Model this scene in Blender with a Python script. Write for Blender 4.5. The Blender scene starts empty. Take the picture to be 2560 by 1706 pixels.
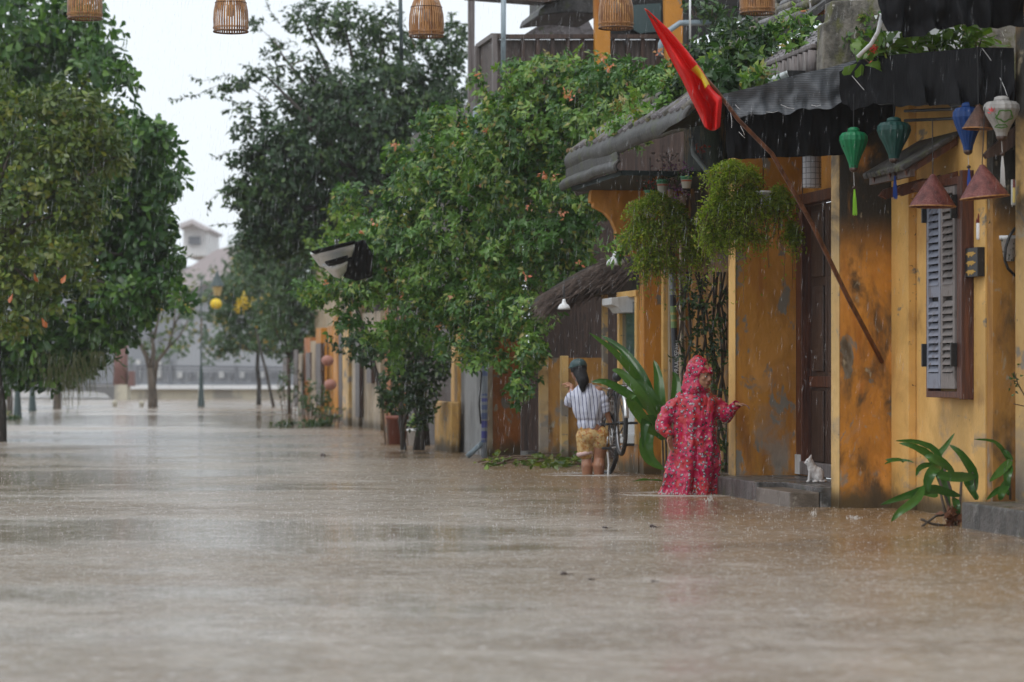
import bpy, bmesh, math, random
import numpy as np
from mathutils import Vector, Matrix, noise as mnoise
R = math.radians
SC = bpy.context.scene
COL = SC.collection
# ------------------------------------------------------------------ camera
F, H0, YH = 7100.0, 1.12, 930.0          # focal length in photo pixels, eye height, horizon row
cam_d = bpy.data.cameras.new('camera'); cam = bpy.data.objects.new('camera', cam_d); COL.objects.link(cam)
SC.camera = cam
cam.location = (0, 0, H0); cam.rotation_euler = (R(90), 0, 0)
cam_d.sensor_width = 36; cam_d.lens = F / 2560 * 36
cam_d.shift_y = (YH - 853) / 2560
cam_d.clip_start = 0.3; cam_d.clip_end = 3000
cam_d.dof.use_dof = True; cam_d.dof.focus_distance = 25.0; cam_d.dof.aperture_fstop = 2.7
SC.render.resolution_x = 1024; SC.render.resolution_y = 682
# ------------------------------------------------------------------ world, sun, exposure
w = bpy.data.worlds.new('World'); SC.world = w; w.use_nodes = True
nt = w.node_tree; bg = nt.nodes['Background']
sky = nt.nodes.new('ShaderNodeTexSky'); sky.sky_type = 'NISHITA'; sky.sun_disc = False
sky.sun_elevation = R(58); sky.sun_rotation = R(215); sky.air_density = 1.0; sky.dust_density = 4.0
mx = nt.nodes.new('ShaderNodeMix'); mx.data_type = 'RGBA'; mx.inputs[0].default_value = 0.88
nt.links.new(sky.outputs[0], mx.inputs[6]); mx.inputs[7].default_value = (9.2, 9.9, 10.6, 1)
nt.links.new(mx.outputs[2], bg.inputs[0]); bg.inputs[1].default_value = 0.1
sd = bpy.data.lights.new('sun', 'SUN'); sun = bpy.data.objects.new('sun', sd); COL.objects.link(sun)
sd.energy = 1.0; sd.angle = R(30); sd.color = (1, .97, .93)
sun.rotation_euler = (R(32), 0, R(-35))
SC.view_settings.view_transform = 'Standard'; SC.view_settings.look = 'None'
SC.view_settings.gamma = 1; SC.view_settings.use_curve_mapping = False
SC.view_settings.exposure = 0.20
SC.render.engine = 'CYCLES'
cy = SC.cycles
cy.use_denoising = True
try: cy.denoiser = 'OPENIMAGEDENOISE'
except Exception: pass
cy.max_bounces = 6; cy.diffuse_bounces = 3; cy.glossy_bounces = 3; cy.transmission_bounces = 4
cy.transparent_max_bounces = 24; cy.volume_bounces = 1; cy.use_adaptive_sampling = False

# ------------------------------------------------------------------ placing
def W(px, py, d): return Vector(((px - 1280) / F * d, d, H0 + (YH - py) / F * d))
OX, OY, UX, UY = 2.67, 23.4, -.173, .985       # street frame: s runs away along the street, t towards the houses
VX, VY = .985, .173
def P(s, t, z): return Vector((OX + s * UX + t * VX, OY + s * UY + t * VY, z))
def Sx(px, t):
    k = (px - 1280) / F; return (OX + VX * t - k * (OY + VY * t)) / (k * UY - UX)
def Tx(px, s):
    k = (px - 1280) / F; return (k * (OY + UY * s) - OX - UX * s) / (VX - k * VY)
def Zy(py, s, t): return H0 + (YH - py) / F * (OY + UY * s + VY * t)
def Q(px, py, s):
    t = Tx(px, s); return P(s, t, Zy(py, s, t))
def dwater(py): return F * H0 / (py - YH)

# ------------------------------------------------------------------ objects
ROOT = {}
def props(o, label=None, cat=None, group=None, kind=None):
    if label: o['label'] = label
    if cat: o['category'] = cat
    if group: o['group'] = group
    if kind: o['kind'] = kind
    return o
def thing(name, label, cat, loc, group=None, kind=None):
    o = bpy.data.objects.new(name, None); COL.objects.link(o); o.location = loc
    o.empty_display_size = .1
    ROOT[o.name] = Vector(loc)
    return props(o, label, cat, group, kind)
class MB:
    def __init__(s): s.v = []; s.f = []
    def add(s, vs, fs):
        n = len(s.v); s.v += [Vector(v) for v in vs]; s.f += [tuple(i + n for i in f) for f in fs]; return s
    def hexa(s, c):
        return s.add(c, [(0,3,2,1),(4,5,6,7),(0,1,5,4),(1,2,6,5),(2,3,7,6),(3,0,4,7)])
    def bst(s, s0, s1, t0, t1, z0, z1):
        return s.hexa([P(s0,t0,z0),P(s0,t1,z0),P(s1,t1,z0),P(s1,t0,z0),P(s0,t0,z1),P(s0,t1,z1),P(s1,t1,z1),P(s1,t0,z1)])
    def box(s, c, sz, rot=None):
        c = Vector(c); hx, hy, hz = [q / 2 for q in sz]
        vs = [Vector((x,y,z)) for z in (-hz,hz) for x,y in ((-hx,-hy),(hx,-hy),(hx,hy),(-hx,hy))]
        if rot is not None: vs = [rot @ v for v in vs]
        return s.hexa([c + v for v in vs])
    def prism(s, pts, off):
        """polygon pts extruded by vector off"""
        n = len(pts); off = Vector(off); pts = [Vector(p) for p in pts]
        fs = [tuple(range(n))[::-1], tuple(range(n, 2*n))]
        for i in range(n): j = (i+1) % n; fs.append((i, j, n+j, n+i))
        return s.add(pts + [p + off for p in pts], fs)
    def plate(s, pp, ss, ds):
        """camera-facing plate: photo outline at street distance ss, thickness ds along the street"""
        return s.prism([Q(x, y, ss) for x, y in pp], Vector((UX, UY, 0)) * ds)
    def tube(s, pts, r, n=8, cap=True):
        pts = [Vector(p) for p in pts]; m = len(pts)
        if not hasattr(r, '__len__'): r = [r] * m
        vs = []; up = None
        for i, p in enumerate(pts):
            a = pts[max(i-1,0)]; b = pts[min(i+1,m-1)]; d = (b - a)
            if d.length < 1e-9: d = Vector((0,0,1))
            d.normalize()
            if up is None:
                up = d.orthogonal().normalized()
            else:
                up = (up - d * up.dot(d))
                up = up.normalized() if up.length > 1e-6 else d.orthogonal().normalized()
            q = d.cross(up)
            for k in range(n):
                a_ = 2*math.pi*k/n; vs.append(p + (up*math.cos(a_) + q*math.sin(a_)) * r[i])
        fs = []
        for i in range(m-1):
            for k in range(n):
                k2 = (k+1) % n; fs.append((i*n+k, i*n+k2, (i+1)*n+k2, (i+1)*n+k))
        if cap: fs.append(tuple(range(n))[::-1]); fs.append(tuple(range((m-1)*n, m*n)))
        return s.add(vs, fs)
    def lathe(s, c, prof, n=24, rot=None, caps=True):
        c = Vector(c); vs = []; m = len(prof)
        for r, z in prof:
            for k in range(n):
                a = 2*math.pi*k/n; v = Vector((r*math.cos(a), r*math.sin(a), z))
                vs.append(c + (rot @ v if rot is not None else v))
        fs = []
        for i in range(m-1):
            for k in range(n):
                k2 = (k+1) % n; fs.append((i*n+k, i*n+k2, (i+1)*n+k2, (i+1)*n+k))
        if caps: fs.append(tuple(range(n))[::-1]); fs.append(tuple(range((m-1)*n, m*n)))
        return s.add(vs, fs)
    def ell(s, c, r, rot=None, nu=16, nv=10):
        if not hasattr(r, '__len__'): r = (r, r, r)
        c = Vector(c); vs = []
        for j in range(1, nv):
            th = math.pi*j/nv
            for i in range(nu):
                ph = 2*math.pi*i/nu
                v = Vector((r[0]*math.sin(th)*math.cos(ph), r[1]*math.sin(th)*math.sin(ph), r[2]*math.cos(th)))
                vs.append(c + (rot @ v if rot is not None else v))
        t = Vector((0,0,r[2])); b = Vector((0,0,-r[2]))
        if rot is not None: t = rot @ t; b = rot @ b
        vs += [c+t, c+b]; T = len(vs)-2; B = T+1; fs = []
        for j in range(nv-2):
            for i in range(nu):
                i2 = (i+1) % nu; fs.append((j*nu+i, (j+1)*nu+i, (j+1)*nu+i2, j*nu+i2))
        for i in range(nu):
            i2 = (i+1) % nu; fs.append((T, i, i2)); fs.append((B, (nv-2)*nu+i2, (nv-2)*nu+i))
        return s.add(vs, fs)
    def cap(s, a, b, ra, rb, n=14):
        """capsule limb between joints"""
        a, b = Vector(a), Vector(b); d = b - a; L = d.length; q = d.to_track_quat('Z', 'Y').to_matrix()
        prof = []
        for k in range(5): th = -math.pi/2 + math.pi/2*k/5; prof.append((max(ra*math.cos(th), 1e-4), ra*math.sin(th)))
        prof.append((ra, 0)); prof.append((rb, L))
        for k in range(1, 6): th = math.pi/2*k/5; prof.append((max(rb*math.cos(th), 1e-4), L + rb*math.sin(th)))
        return s.lathe(a, prof, n, q)
    def grid(s, fn, nu, nv, close=False):
        vs = [fn(i/(nu-1) if not close else i/nu, j/(nv-1)) for j in range(nv) for i in range(nu)]; fs = []
        for j in range(nv-1):
            for i in range(nu if close else nu-1):
                i2 = (i+1) % nu; fs.append((j*nu+i, j*nu+i2, (j+1)*nu+i2, (j+1)*nu+i))
        return s.add(vs, fs)
    def build(s, name, mat, parent=None, loc=None, smooth=False, bev=0, label=None, cat=None, group=None, kind=None, solid=0, remesh=0, sub=0):
        if parent is not None: L = ROOT[parent.name]
        elif loc is not None: L = Vector(loc)
        else:
            xs = [v.x for v in s.v]; ys = [v.y for v in s.v]
            L = Vector(((min(xs)+max(xs))/2, (min(ys)+max(ys))/2, min(v.z for v in s.v)))
        me = bpy.data.meshes.new(name)
        me.from_pydata([tuple(v - L) for v in s.v], [], s.f); me.update()
        if smooth: me.polygons.foreach_set('use_smooth', [True]*len(me.polygons))
        bm = bmesh.new(); bm.from_mesh(me); bmesh.ops.recalc_face_normals(bm, faces=bm.faces); bm.to_mesh(me); bm.free()
        o = bpy.data.objects.new(name, me); COL.objects.link(o)
        if mat: me.materials.append(mat)
        if parent is not None: o.parent = parent
        else: o.location = L
        ROOT[o.name] = L
        if remesh:
            m = o.modifiers.new('remesh', 'REMESH'); m.mode = 'VOXEL'; m.voxel_size = remesh; m.use_smooth_shade = True
            m = o.modifiers.new('smooth', 'SMOOTH'); m.iterations = 4; m.factor = .5
        if solid: m = o.modifiers.new('solid', 'SOLIDIFY'); m.thickness = solid; m.offset = 0
        if sub: m = o.modifiers.new('sub', 'SUBSURF'); m.levels = sub; m.render_levels = sub
        if bev:
            m = o.modifiers.new('bevel', 'BEVEL'); m.width = bev; m.segments = 2; m.limit_method = 'ANGLE'
        return props(o, label, cat, group, kind)
def copy_thing(o, loc=None, rotz=None, scale=None, label=None, parent=None):
    c = o.copy(); COL.objects.link(c)
    if parent is not None: c.parent = parent
    if loc is not None: c.location = loc
    if rotz is not None: c.rotation_euler = (0, 0, rotz)
    if scale is not None: c.scale = (scale,)*3
    if label: c['label'] = label
    for ch in list(o.children): copy_thing(ch, parent=c)
    ROOT[c.name] = Vector(c.location)
    return c

# ------------------------------------------------------------------ materials
class NT:
    def __init__(s, name):
        s.m = bpy.data.materials.new(name); s.m.use_nodes = True; s.t = s.m.node_tree
        s.b = s.t.nodes['Principled BSDF']; s.out = s.t.nodes['Material Output']
        s.tc = s.t.nodes.new('ShaderNodeTexCoord'); s.geo = s.t.nodes.new('ShaderNodeNewGeometry')
    def n(s, typ, **kw):
        x = s.t.nodes.new(typ)
        for k, v in kw.items(): setattr(x, k, v)
        return x
    def l(s, a, b): s.t.links.new(a, b)
    def vec(s, scale=(1,1,1), off=(0,0,0), src=None):
        m = s.n('ShaderNodeMapping'); m.inputs['Scale'].default_value = scale; m.inputs['Location'].default_value = off
        s.l(src if src is not None else s.tc.outputs['Object'], m.inputs['Vector']); return m.outputs[0]
    def noise(s, scale=(1,1,1), off=(0,0,0), detail=6, rough=.6, sc=1.0, dist=0.0, src=None):
        x = s.n('ShaderNodeTexNoise'); x.inputs['Scale'].default_value = sc; x.inputs['Detail'].default_value = detail
        x.inputs['Roughness'].default_value = rough; x.inputs['Distortion'].default_value = dist
        s.l(s.vec(scale, off, src), x.inputs['Vector']); return x.outputs['Fac']
    def rng(s, v, a, b, c=0., d=1.):
        x = s.n('ShaderNodeMapRange'); x.interpolation_type = 'SMOOTHSTEP'
        for i, q in ((1,a),(2,b),(3,c),(4,d)): x.inputs[i].default_value = q
        s.l(v, x.inputs[0]); return x.outputs[0]
    def math(s, op, a, b=None, c=None):
        x = s.n('ShaderNodeMath', operation=op)
        for i, q in enumerate((a, b, c)):
            if q is None: continue
            if isinstance(q, (int, float)): x.inputs[i].default_value = q
            else: s.l(q, x.inputs[i])
        return x.outputs[0]
    def mix(s, fac, a, b):
        x = s.n('ShaderNodeMix', data_type='RGBA')
        for i, q in ((0,fac),(6,a),(7,b)):
            if isinstance(q, (int, float)): x.inputs[i].default_value = q
            elif isinstance(q, (tuple, list)): x.inputs[i].default_value = (q[0], q[1], q[2], 1)
            else: s.l(q, x.inputs[i])
        return x.outputs[2]
    def col(s, c):
        if isinstance(c, (tuple, list)): s.b.inputs['Base Color'].default_value = (c[0], c[1], c[2], 1)
        else: s.l(c, s.b.inputs['Base Color'])
    def bump(s, h, strength=.5, dist=.01):
        x = s.n('ShaderNodeBump'); x.inputs['Strength'].default_value = strength; x.inputs['Distance'].default_value = dist
        s.l(h, x.inputs['Height']); s.l(x.outputs[0], s.b.inputs['Normal'])
    def zpos(s):
        x = s.n('ShaderNodeSeparateXYZ'); s.l(s.geo.outputs['Position'], x.inputs[0]); return x.outputs[2]
def mat(name, base, layers=(), rough=.6, bump=0., bsc=(30,30,30), spec=.5, metal=0., roughvar=0.):
    """layers: (colour, scale3, lo, hi, seed[, zlo, zhi]) ; zlo/zhi: where world height fades the layer in"""
    t = NT(name); c = base
    for L in layers:
        f = t.rng(t.noise(L[1], (L[4]*3.7, L[4]*1.3, L[4]*2.1), dist=.4), L[2], L[3])
        if len(L) > 5: f = t.math('MULTIPLY', f, t.rng(t.zpos(), L[5], L[6]))
        c = t.mix(f, c, L[0])
    t.col(c); t.b.inputs['Roughness'].default_value = rough; t.b.inputs['Metallic'].default_value = metal
    t.b.inputs['Specular IOR Level'].default_value = spec
    if roughvar: t.l(t.rng(t.noise((2,2,1)), .35, .65, rough-roughvar, rough+roughvar), t.b.inputs['Roughness'])
    if bump: t.bump(t.noise(bsc, detail=8), bump, .02)
    return t.m
def plaster(name, base, dark=.5, grey=.5, black=0., seed=0, bump=.35, soft=1., xs=1.):
    b2 = tuple(q*(1-.32*soft) for q in base); b3 = tuple(min(1, q*(1+.2*soft) + .03*soft) for q in base)
    b4 = (base[0]*.62, base[1]*.46, base[2]*.35)
    L = [(b2, (1.6,1.6,1.0), .40, .66, seed), (b3, (3,3,1.6), .50, .75, seed+5), (b4, (4.5,4.5,.9), .50, .80, seed+11),
         ((.20,.085,.018), (5,5,1.5), .62-.12*dark, .90-.10*dark, seed+1),
         ((.21,.18,.14), (4.2,4.2,2.6), .66-.12*grey, .70-.10*grey, seed+2),
         ((.25,.21,.17), (3.5,3.5,2.4), .60-.16*grey, .72-.12*grey, seed+8, 1.3, .1),
         ((.05,.048,.03), (6,6,3), .46, .64, seed+3, .45, -.05), ((.085,.055,.02), (4,4,2), .20, .42, seed+30, .22, .04)]
    if black: L.append(((.045,.028,.012), (3.2,3.2,1.9), .64-.20*black, .84-.20*black, seed+4))
    if black: L.append(((.07,.045,.02), (4.6,4.6,1.8), .58-.2*black, .82-.2*black, seed+14))
    if black: L.append(((.02,.017,.012), (3.2,3.2,1.8), .36-.2*black, .60-.2*black, seed+9, 1.95, 2.45))
    if black: L.append(((.30,.25,.17), (9,9,4.5), .60, .70, seed+20))
    L.append(((.10,.07,.04), (60,60,30), .66, .72, seed+6))
    L = [(l[0], (l[1][0]*xs, l[1][1]*xs, l[1][2]), *l[2:]) for l in L]
    return mat(name, base, L, rough=.62, bump=bump, bsc=(22,22,14), roughvar=.15)
OCH = (.54,.225,.024)
M = {}
M['och0'] = plaster('ochre_plaster', OCH, .5, .2, 0, 1)
M['och1'] = plaster('ochre_plaster_worn', (.50,.215,.026), .6, .95, 0, 7)
M['och2'] = plaster('ochre_plaster_mouldy', (.55,.225,.024), .9, .55, .62, 3)
M['och3'] = plaster('ochre_plaster_dirty', (.42,.20,.035), .9, .6, .35, 12)
M['cream'] = plaster('cream_and_lit_ochre', (.70,.415,.125), .3, .3, 0, 5, soft=.8, xs=.35)  # cream paint, and the sky-lit brightness of street-facing ochre put into colour
M['cream2'] = plaster('cream_and_lit_ochre_worn', (.66,.42,.15), .6, .8, .12, 9, soft=.8, xs=.35)  # worn version, with the same brightness put in
M['tan'] = plaster('tan_plaster', (.42,.33,.22), .4, .5, 0, 15)
M['rust'] = plaster('rust_orange_plaster', (.40,.125,.016), .9, .2, .1, 18)
M['grey'] = mat('grey_render', (.34,.34,.34), [((.22,.22,.22),(3,3,1),.4,.65,1),((.12,.11,.09),(5,5,3),.5,.7,2,.5,0.)], .7, .3)
M['conc'] = mat('wet_concrete', (.11,.10,.095), [((.05,.048,.045),(5,5,2),.42,.62,1),((.2,.19,.18),(9,9,4),.55,.7,4),((.06,.07,.03),(6,6,6),.55,.7,3)], .35, .6, (40,40,40), roughvar=.15)
M['moss'] = mat('mossy_concrete', (.20,.18,.15), [((.06,.055,.045),(4,4,2),.42,.6,1),((.10,.10,.03),(6,6,4),.52,.66,2),((.42,.40,.36),(22,22,12),.64,.68,5)], .7, .8, (25,25,25))
M['stone'] = mat('stone_step', (.16,.135,.115), [((.09,.075,.06),(4,4,4),.42,.6,2),((.25,.23,.2),(14,14,14),.58,.68,4)], .35, .35, (60,60,60))
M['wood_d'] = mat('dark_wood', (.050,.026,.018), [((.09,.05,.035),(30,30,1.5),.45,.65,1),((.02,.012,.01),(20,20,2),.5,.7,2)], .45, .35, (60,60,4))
M['wood_r'] = mat('red_brown_wood', (.115,.035,.016), [((.06,.02,.012),(24,24,1.5),.42,.62,1),((.17,.08,.05),(40,40,3),.6,.7,2)], .45, .35, (60,60,4))
M['wood_g'] = mat('grey_weathered_wood', (.17,.145,.14), [((.09,.075,.07),(30,30,2),.45,.62,1),((.26,.24,.23),(18,18,3),.58,.7,5)], .6, .5, (50,50,5))
M['wood_t'] = mat('taupe_boards', (.10,.075,.066), [((.05,.037,.033),(16,16,2),.42,.62,1),((.15,.12,.11),(28,28,3),.56,.7,5)], .7, .5, (40,40,5))
M['shut'] = mat('blue_grey_shutter_paint', (.22,.235,.29), [((.15,.14,.16),(12,12,6),.5,.68,1),((.12,.08,.07),(26,26,12),.62,.68,2)], .5, .25)
M['shut2'] = mat('greyed_shutter_paint', (.20,.175,.165), [((.13,.11,.10),(12,12,6),.5,.68,1),((.10,.06,.05),(26,26,12),.62,.68,2)], .5, .25)
M['iron'] = mat('black_iron', (.015,.015,.016), rough=.4)
M['dark'] = mat('near_black', (.010,.009,.009), [((.035,.03,.026),(5,5,5),.5,.7,1)], .8)
M['tile'] = mat('grey_clay_tile', (.15,.135,.14), [((.07,.06,.06),(8,8,8),.45,.62,1),((.26,.24,.25),(25,25,25),.56,.68,3),((.05,.06,.02),(9,9,9),.60,.68,6)], .45, .5)
M['tile_d'] = mat('dark_wet_tile', (.050,.046,.044), [((.025,.024,.022),(8,8,8),.45,.62,1),((.11,.10,.10),(20,20,20),.58,.68,3),((.05,.055,.02),(5,5,5),.52,.64,6)], .55, .5)
M['alu'] = mat('pale_metal_gutter', (.62,.66,.66), [((.4,.42,.42),(8,8,8),.5,.7,1)], .3, metal=.3)
M['pvc'] = mat('blue_grey_pvc', (.24,.30,.34), [((.14,.17,.19),(9,9,4),.5,.7,1)], .4)
M['white'] = mat('white_enamel', (.74,.75,.76), [((.55,.55,.53),(9,9,9),.55,.7,1)], .35)
M['wpaint'] = mat('white_painted_wood', (.62,.63,.63), [((.42,.42,.40),(6,6,2),.5,.7,1)], .5, .2)
M['bamboo'] = mat('bamboo_cane', (.36,.165,.05), [((.21,.085,.025),(18,18,7),.45,.62,1),((.50,.28,.10),(30,30,8),.58,.7,3)], .38, .2)
M['bamboo_d'] = mat('dark_bamboo_rim', (.13,.055,.02), [((.06,.03,.012),(30,30,30),.45,.6,1)], .45, .3)
M['poleb'] = mat('brown_bamboo_pole', (.16,.062,.030), [((.08,.03,.016),(20,20,5),.45,.62,1)], .4, .3)
M['terra'] = mat('red_brown_terracotta', (.20,.06,.035), rough=.5)
M['rail'] = mat('bridge_rail_paint', (.16,.17,.19), rough=.6)
M['bridge'] = mat('bridge_concrete', (.50,.46,.36), [((.30,.28,.24),(1,1,.6),.45,.62,1)], .8)
M['lampost'] = mat('dark_green_cast_iron', (.035,.06,.06), [((.12,.06,.04),(3,3,.8),.56,.66,1)], .5)
M['bark'] = mat('grey_brown_bark', (.10,.075,.055), [((.05,.04,.03),(14,14,3),.45,.6,1),((.17,.15,.12),(20,20,5),.58,.7,4)], .8, .7, (20,20,6))
M['bark_d'] = mat('dark_bark', (.045,.035,.028), [((.02,.018,.015),(14,14,3),.45,.6,1)], .8, .7, (20,20,6))
M['twig'] = mat('brown_twig', (.10,.06,.035), rough=.7)
M['soil'] = mat('potting_soil', (.05,.035,.02), rough=.9)
# ------------------------------------------------------------------ water, ground, haze
def flat(name, z, x0, x1, y0, y1, m, kind='structure'):
    b = MB(); b.add([(x0,y0,z),(x1,y0,z),(x1,y1,z),(x0,y1,z)], [(0,1,2,3)])
    return b.build(name, m, loc=(0,0,z), kind=kind)
M['ground'] = mat('river_bed_mud', (.10,.07,.045), [((.06,.04,.03),(.5,.5,.5),.4,.6,1)], .9)
flat('ground', -1.2, -130, 130, -28, 262, M['ground'])
def water_mat():
    t = NT('muddy_flood_water')
    pos = t.geo.outputs['Position']
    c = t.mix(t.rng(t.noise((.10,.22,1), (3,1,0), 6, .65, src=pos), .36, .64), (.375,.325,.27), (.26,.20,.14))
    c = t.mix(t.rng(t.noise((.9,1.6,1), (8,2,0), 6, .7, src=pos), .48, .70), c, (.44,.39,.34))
    # ochre reflection of the house fronts, painted into the water colour
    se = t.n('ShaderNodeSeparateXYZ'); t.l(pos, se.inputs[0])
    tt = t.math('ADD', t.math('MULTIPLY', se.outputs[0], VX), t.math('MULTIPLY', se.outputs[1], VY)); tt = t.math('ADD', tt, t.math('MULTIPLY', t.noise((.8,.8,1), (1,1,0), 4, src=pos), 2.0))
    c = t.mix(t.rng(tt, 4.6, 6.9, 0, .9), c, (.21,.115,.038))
    c = t.mix(t.rng(t.noise((1.5,1.5,1), (2,9,0), 8, .75, dist=.5, src=pos), .40, .62, 0, .55), c, (.185,.13,.08))  # brown patches put reflection variation into the base colour
    c = t.mix(t.rng(t.noise((14,14,1), (4,9,0), 5, .7, src=pos), .50, .68, 0, .6), c, (.56,.53,.50))  # pale flecks paint reflected light into the colour too
    t.col(c)
    calm = t.noise((.20,.22,1), (1.5,7.2,0), 6, .6, src=pos)
    cm2 = t.math('MULTIPLY', t.rng(t.math('ABSOLUTE', t.math('ADD', t.math('DIVIDE', se.outputs[0], se.outputs[1]), .125)), .075, .035), t.math('MULTIPLY', t.rng(se.outputs[1], 46, 72), t.rng(se.outputs[1], 84, 70)))
    calm = t.math('ADD', calm, t.math('MULTIPLY', cm2, .11))
    t.l(t.rng(calm, .40, .60, .26, .06), t.b.inputs['Roughness'])
    t.b.inputs['IOR'].default_value = 1.36
    def rings(sc, off, k):
        v = t.n('ShaderNodeTexVoronoi'); v.inputs['Scale'].default_value = sc; v.inputs['Randomness'].default_value = 1
        t.l(t.vec((1,1,0), off, pos), v.inputs['Vector'])
        d = v.outputs['Distance']
        wv = t.math('SINE', t.math('MULTIPLY', d, k))
        return t.math('MULTIPLY', wv, t.rng(d, .05, .55, 1, 0))
    h = t.math('ADD', t.math('MULTIPLY', rings(5.5, (0,0,0), 30), .7), t.math('MULTIPLY', rings(9, (4.1,2.2,0), 22), .5))
    h = t.math('ADD', h, t.math('MULTIPLY', t.noise((11,11,1), (0,0,0), 5, .7, dist=.6, src=pos), 2.3))
    h = t.math('ADD', h, t.math('MULTIPLY', t.noise((2.3,3.0,1), (5,0,0), 4, .6, dist=.8, src=pos), 3.0))
    x = t.n('ShaderNodeBump'); x.inputs['Distance'].default_value = .03
    t.l(t.math('MULTIPLY', t.rng(calm, .38, .58, .9, .12), t.math('SUBTRACT', 1.0, t.math('MULTIPLY', cm2, .62))), x.inputs['Strength'])
    t.l(h, x.inputs['Height']); t.l(x.outputs[0], t.b.inputs['Normal'])
    return t.m
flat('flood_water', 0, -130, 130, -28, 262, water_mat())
hz = MB(); hz.box((0, 118, 7.0), (262, 294, 18.4)); hzo = hz.build('haze', None, loc=(0,0,0), kind='stuff')
hm = bpy.data.materials.new('rain_haze'); hm.use_nodes = True; hn = hm.node_tree; hn.nodes.clear()
ho = hn.nodes.new('ShaderNodeOutputMaterial'); pv = hn.nodes.new('ShaderNodeVolumePrincipled')
pv.inputs['Color'].default_value = (.975,.985,1,1); pv.inputs['Density'].default_value = .0004; pv.inputs['Anisotropy'].default_value = .2
hn.links.new(pv.outputs[0], ho.inputs['Volume']); hzo.data.materials.append(hm)

# ------------------------------------------------------------------ house with the shuttered window (s -2.26 .. 0)
hA = thing('yellow_house', 'mottled ochre house bay with the blue-grey louvred shutters and red cone lampshades before it', 'house', P(-1.2,.6,0))
MB().bst(-2.26,-.103,.51,.80,-.6,3.30).build('wall', M['cream'], hA)
MB().bst(-.55,-.103,.44,.508,-.6,3.30).build('pilaster', M['cream'], hA, bev=.006)
MB().bst(-2.26,-2.0,.49,.508,-.6,3.3).build('corner_strip', M['cream'], hA)
MB().bst(-2.40,-2.262,.50,2.2,-.6,3.3).build('return_wall', M['och3'], hA)
sw0, sw1 = Sx(2392,.40), Sx(2320,.40)
zb, zt = .97, 2.55
fr = MB()
fr.bst(sw0-.05,sw0,.40,.508,zb-.05,zt+.06); fr.bst(sw1,sw1+.05,.40,.508,zb-.05,zt+.06)
fr.bst(sw0,sw1,.40,.508,zt,zt+.06); fr.bst(sw0,sw1,.40,.508,zb-.05,zb)
wn = fr.build('window', M['wood_r'], hA, bev=.004)
MB().bst(sw0-.11,sw0-.053,.40,.509,zb-.06,zt+.1).build('jamb_post', M['wood_r'], hA, bev=.006)
mid = (sw0+sw1)/2
lv_me = {}
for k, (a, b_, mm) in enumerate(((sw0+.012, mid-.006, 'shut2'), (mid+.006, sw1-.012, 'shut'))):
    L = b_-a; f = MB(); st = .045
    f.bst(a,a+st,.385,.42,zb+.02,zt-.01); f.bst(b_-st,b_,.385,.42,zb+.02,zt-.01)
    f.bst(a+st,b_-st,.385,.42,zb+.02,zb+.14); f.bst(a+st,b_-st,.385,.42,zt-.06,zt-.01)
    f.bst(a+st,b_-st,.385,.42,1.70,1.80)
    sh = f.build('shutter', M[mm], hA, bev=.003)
    MB().bst(a+st-.004,b_-st+.004,.422,.430,zb+.10,zt-.03).build('slot_shade', M['dark'], sh)  # near-black sheet stands in for the shade between louvres
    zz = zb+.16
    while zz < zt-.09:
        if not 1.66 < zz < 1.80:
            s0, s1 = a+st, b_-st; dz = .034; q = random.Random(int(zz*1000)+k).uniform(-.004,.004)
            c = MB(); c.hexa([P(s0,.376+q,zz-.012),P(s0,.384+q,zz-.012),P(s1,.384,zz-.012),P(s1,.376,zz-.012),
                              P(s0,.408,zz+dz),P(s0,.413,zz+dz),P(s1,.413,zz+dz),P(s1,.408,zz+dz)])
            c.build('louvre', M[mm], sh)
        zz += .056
for s_ in (sw0-.004, sw1+.004):
    for z_ in (1.25, 2.38):
        MB().bst(s_-.012,s_+.012,.35,.398,z_-.09,z_+.09).build('hinge', M['iron'], hA)
# pent roof over the window, dark tiles on rafters
pr = thing('pent_roof', 'small black tiled pent roof on rafters above the shuttered window', 'roof', P(-1.2,.3,2.7))
for i in range(9):
    s_ = -.62 - i*.115
    c = MB(); c.prism([P(s_,.05,2.66),P(s_,.51,2.94),P(s_,.51,2.985),P(s_,.03,2.705)], Vector((UX,UY,0))*-.10)
    c.build('tile_course', M['tile_d'], pr, bev=.012)
for i in range(3):
    s_ = -.7-i*.42
    MB().prism([P(s_,.10,2.63),P(s_,.50,2.87),P(s_,.50,2.93),P(s_,.08,2.68)], Vector((UX,UY,0))*-.05).build('rafter', M['wood_r'], pr)
    MB().prism([P(s_,.20,2.50),P(s_,.505,2.60),P(s_,.505,2.67),P(s_,.18,2.58),P(s_,.14,2.53)], Vector((UX,UY,0))*-.05).build('bracket', M['wood_r'], pr)
MB().bst(-1.65,-.6,.10,.14,2.62,2.68).build('purlin', M['wood_d'], pr)
MB().plate([(2455,388),(2470,372),(2533,318),(2560,300),(2560,345),(2500,388),(2462,398)], -2.46, -.05).build('side_bracket', M['wood_d'], pr)

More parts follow.
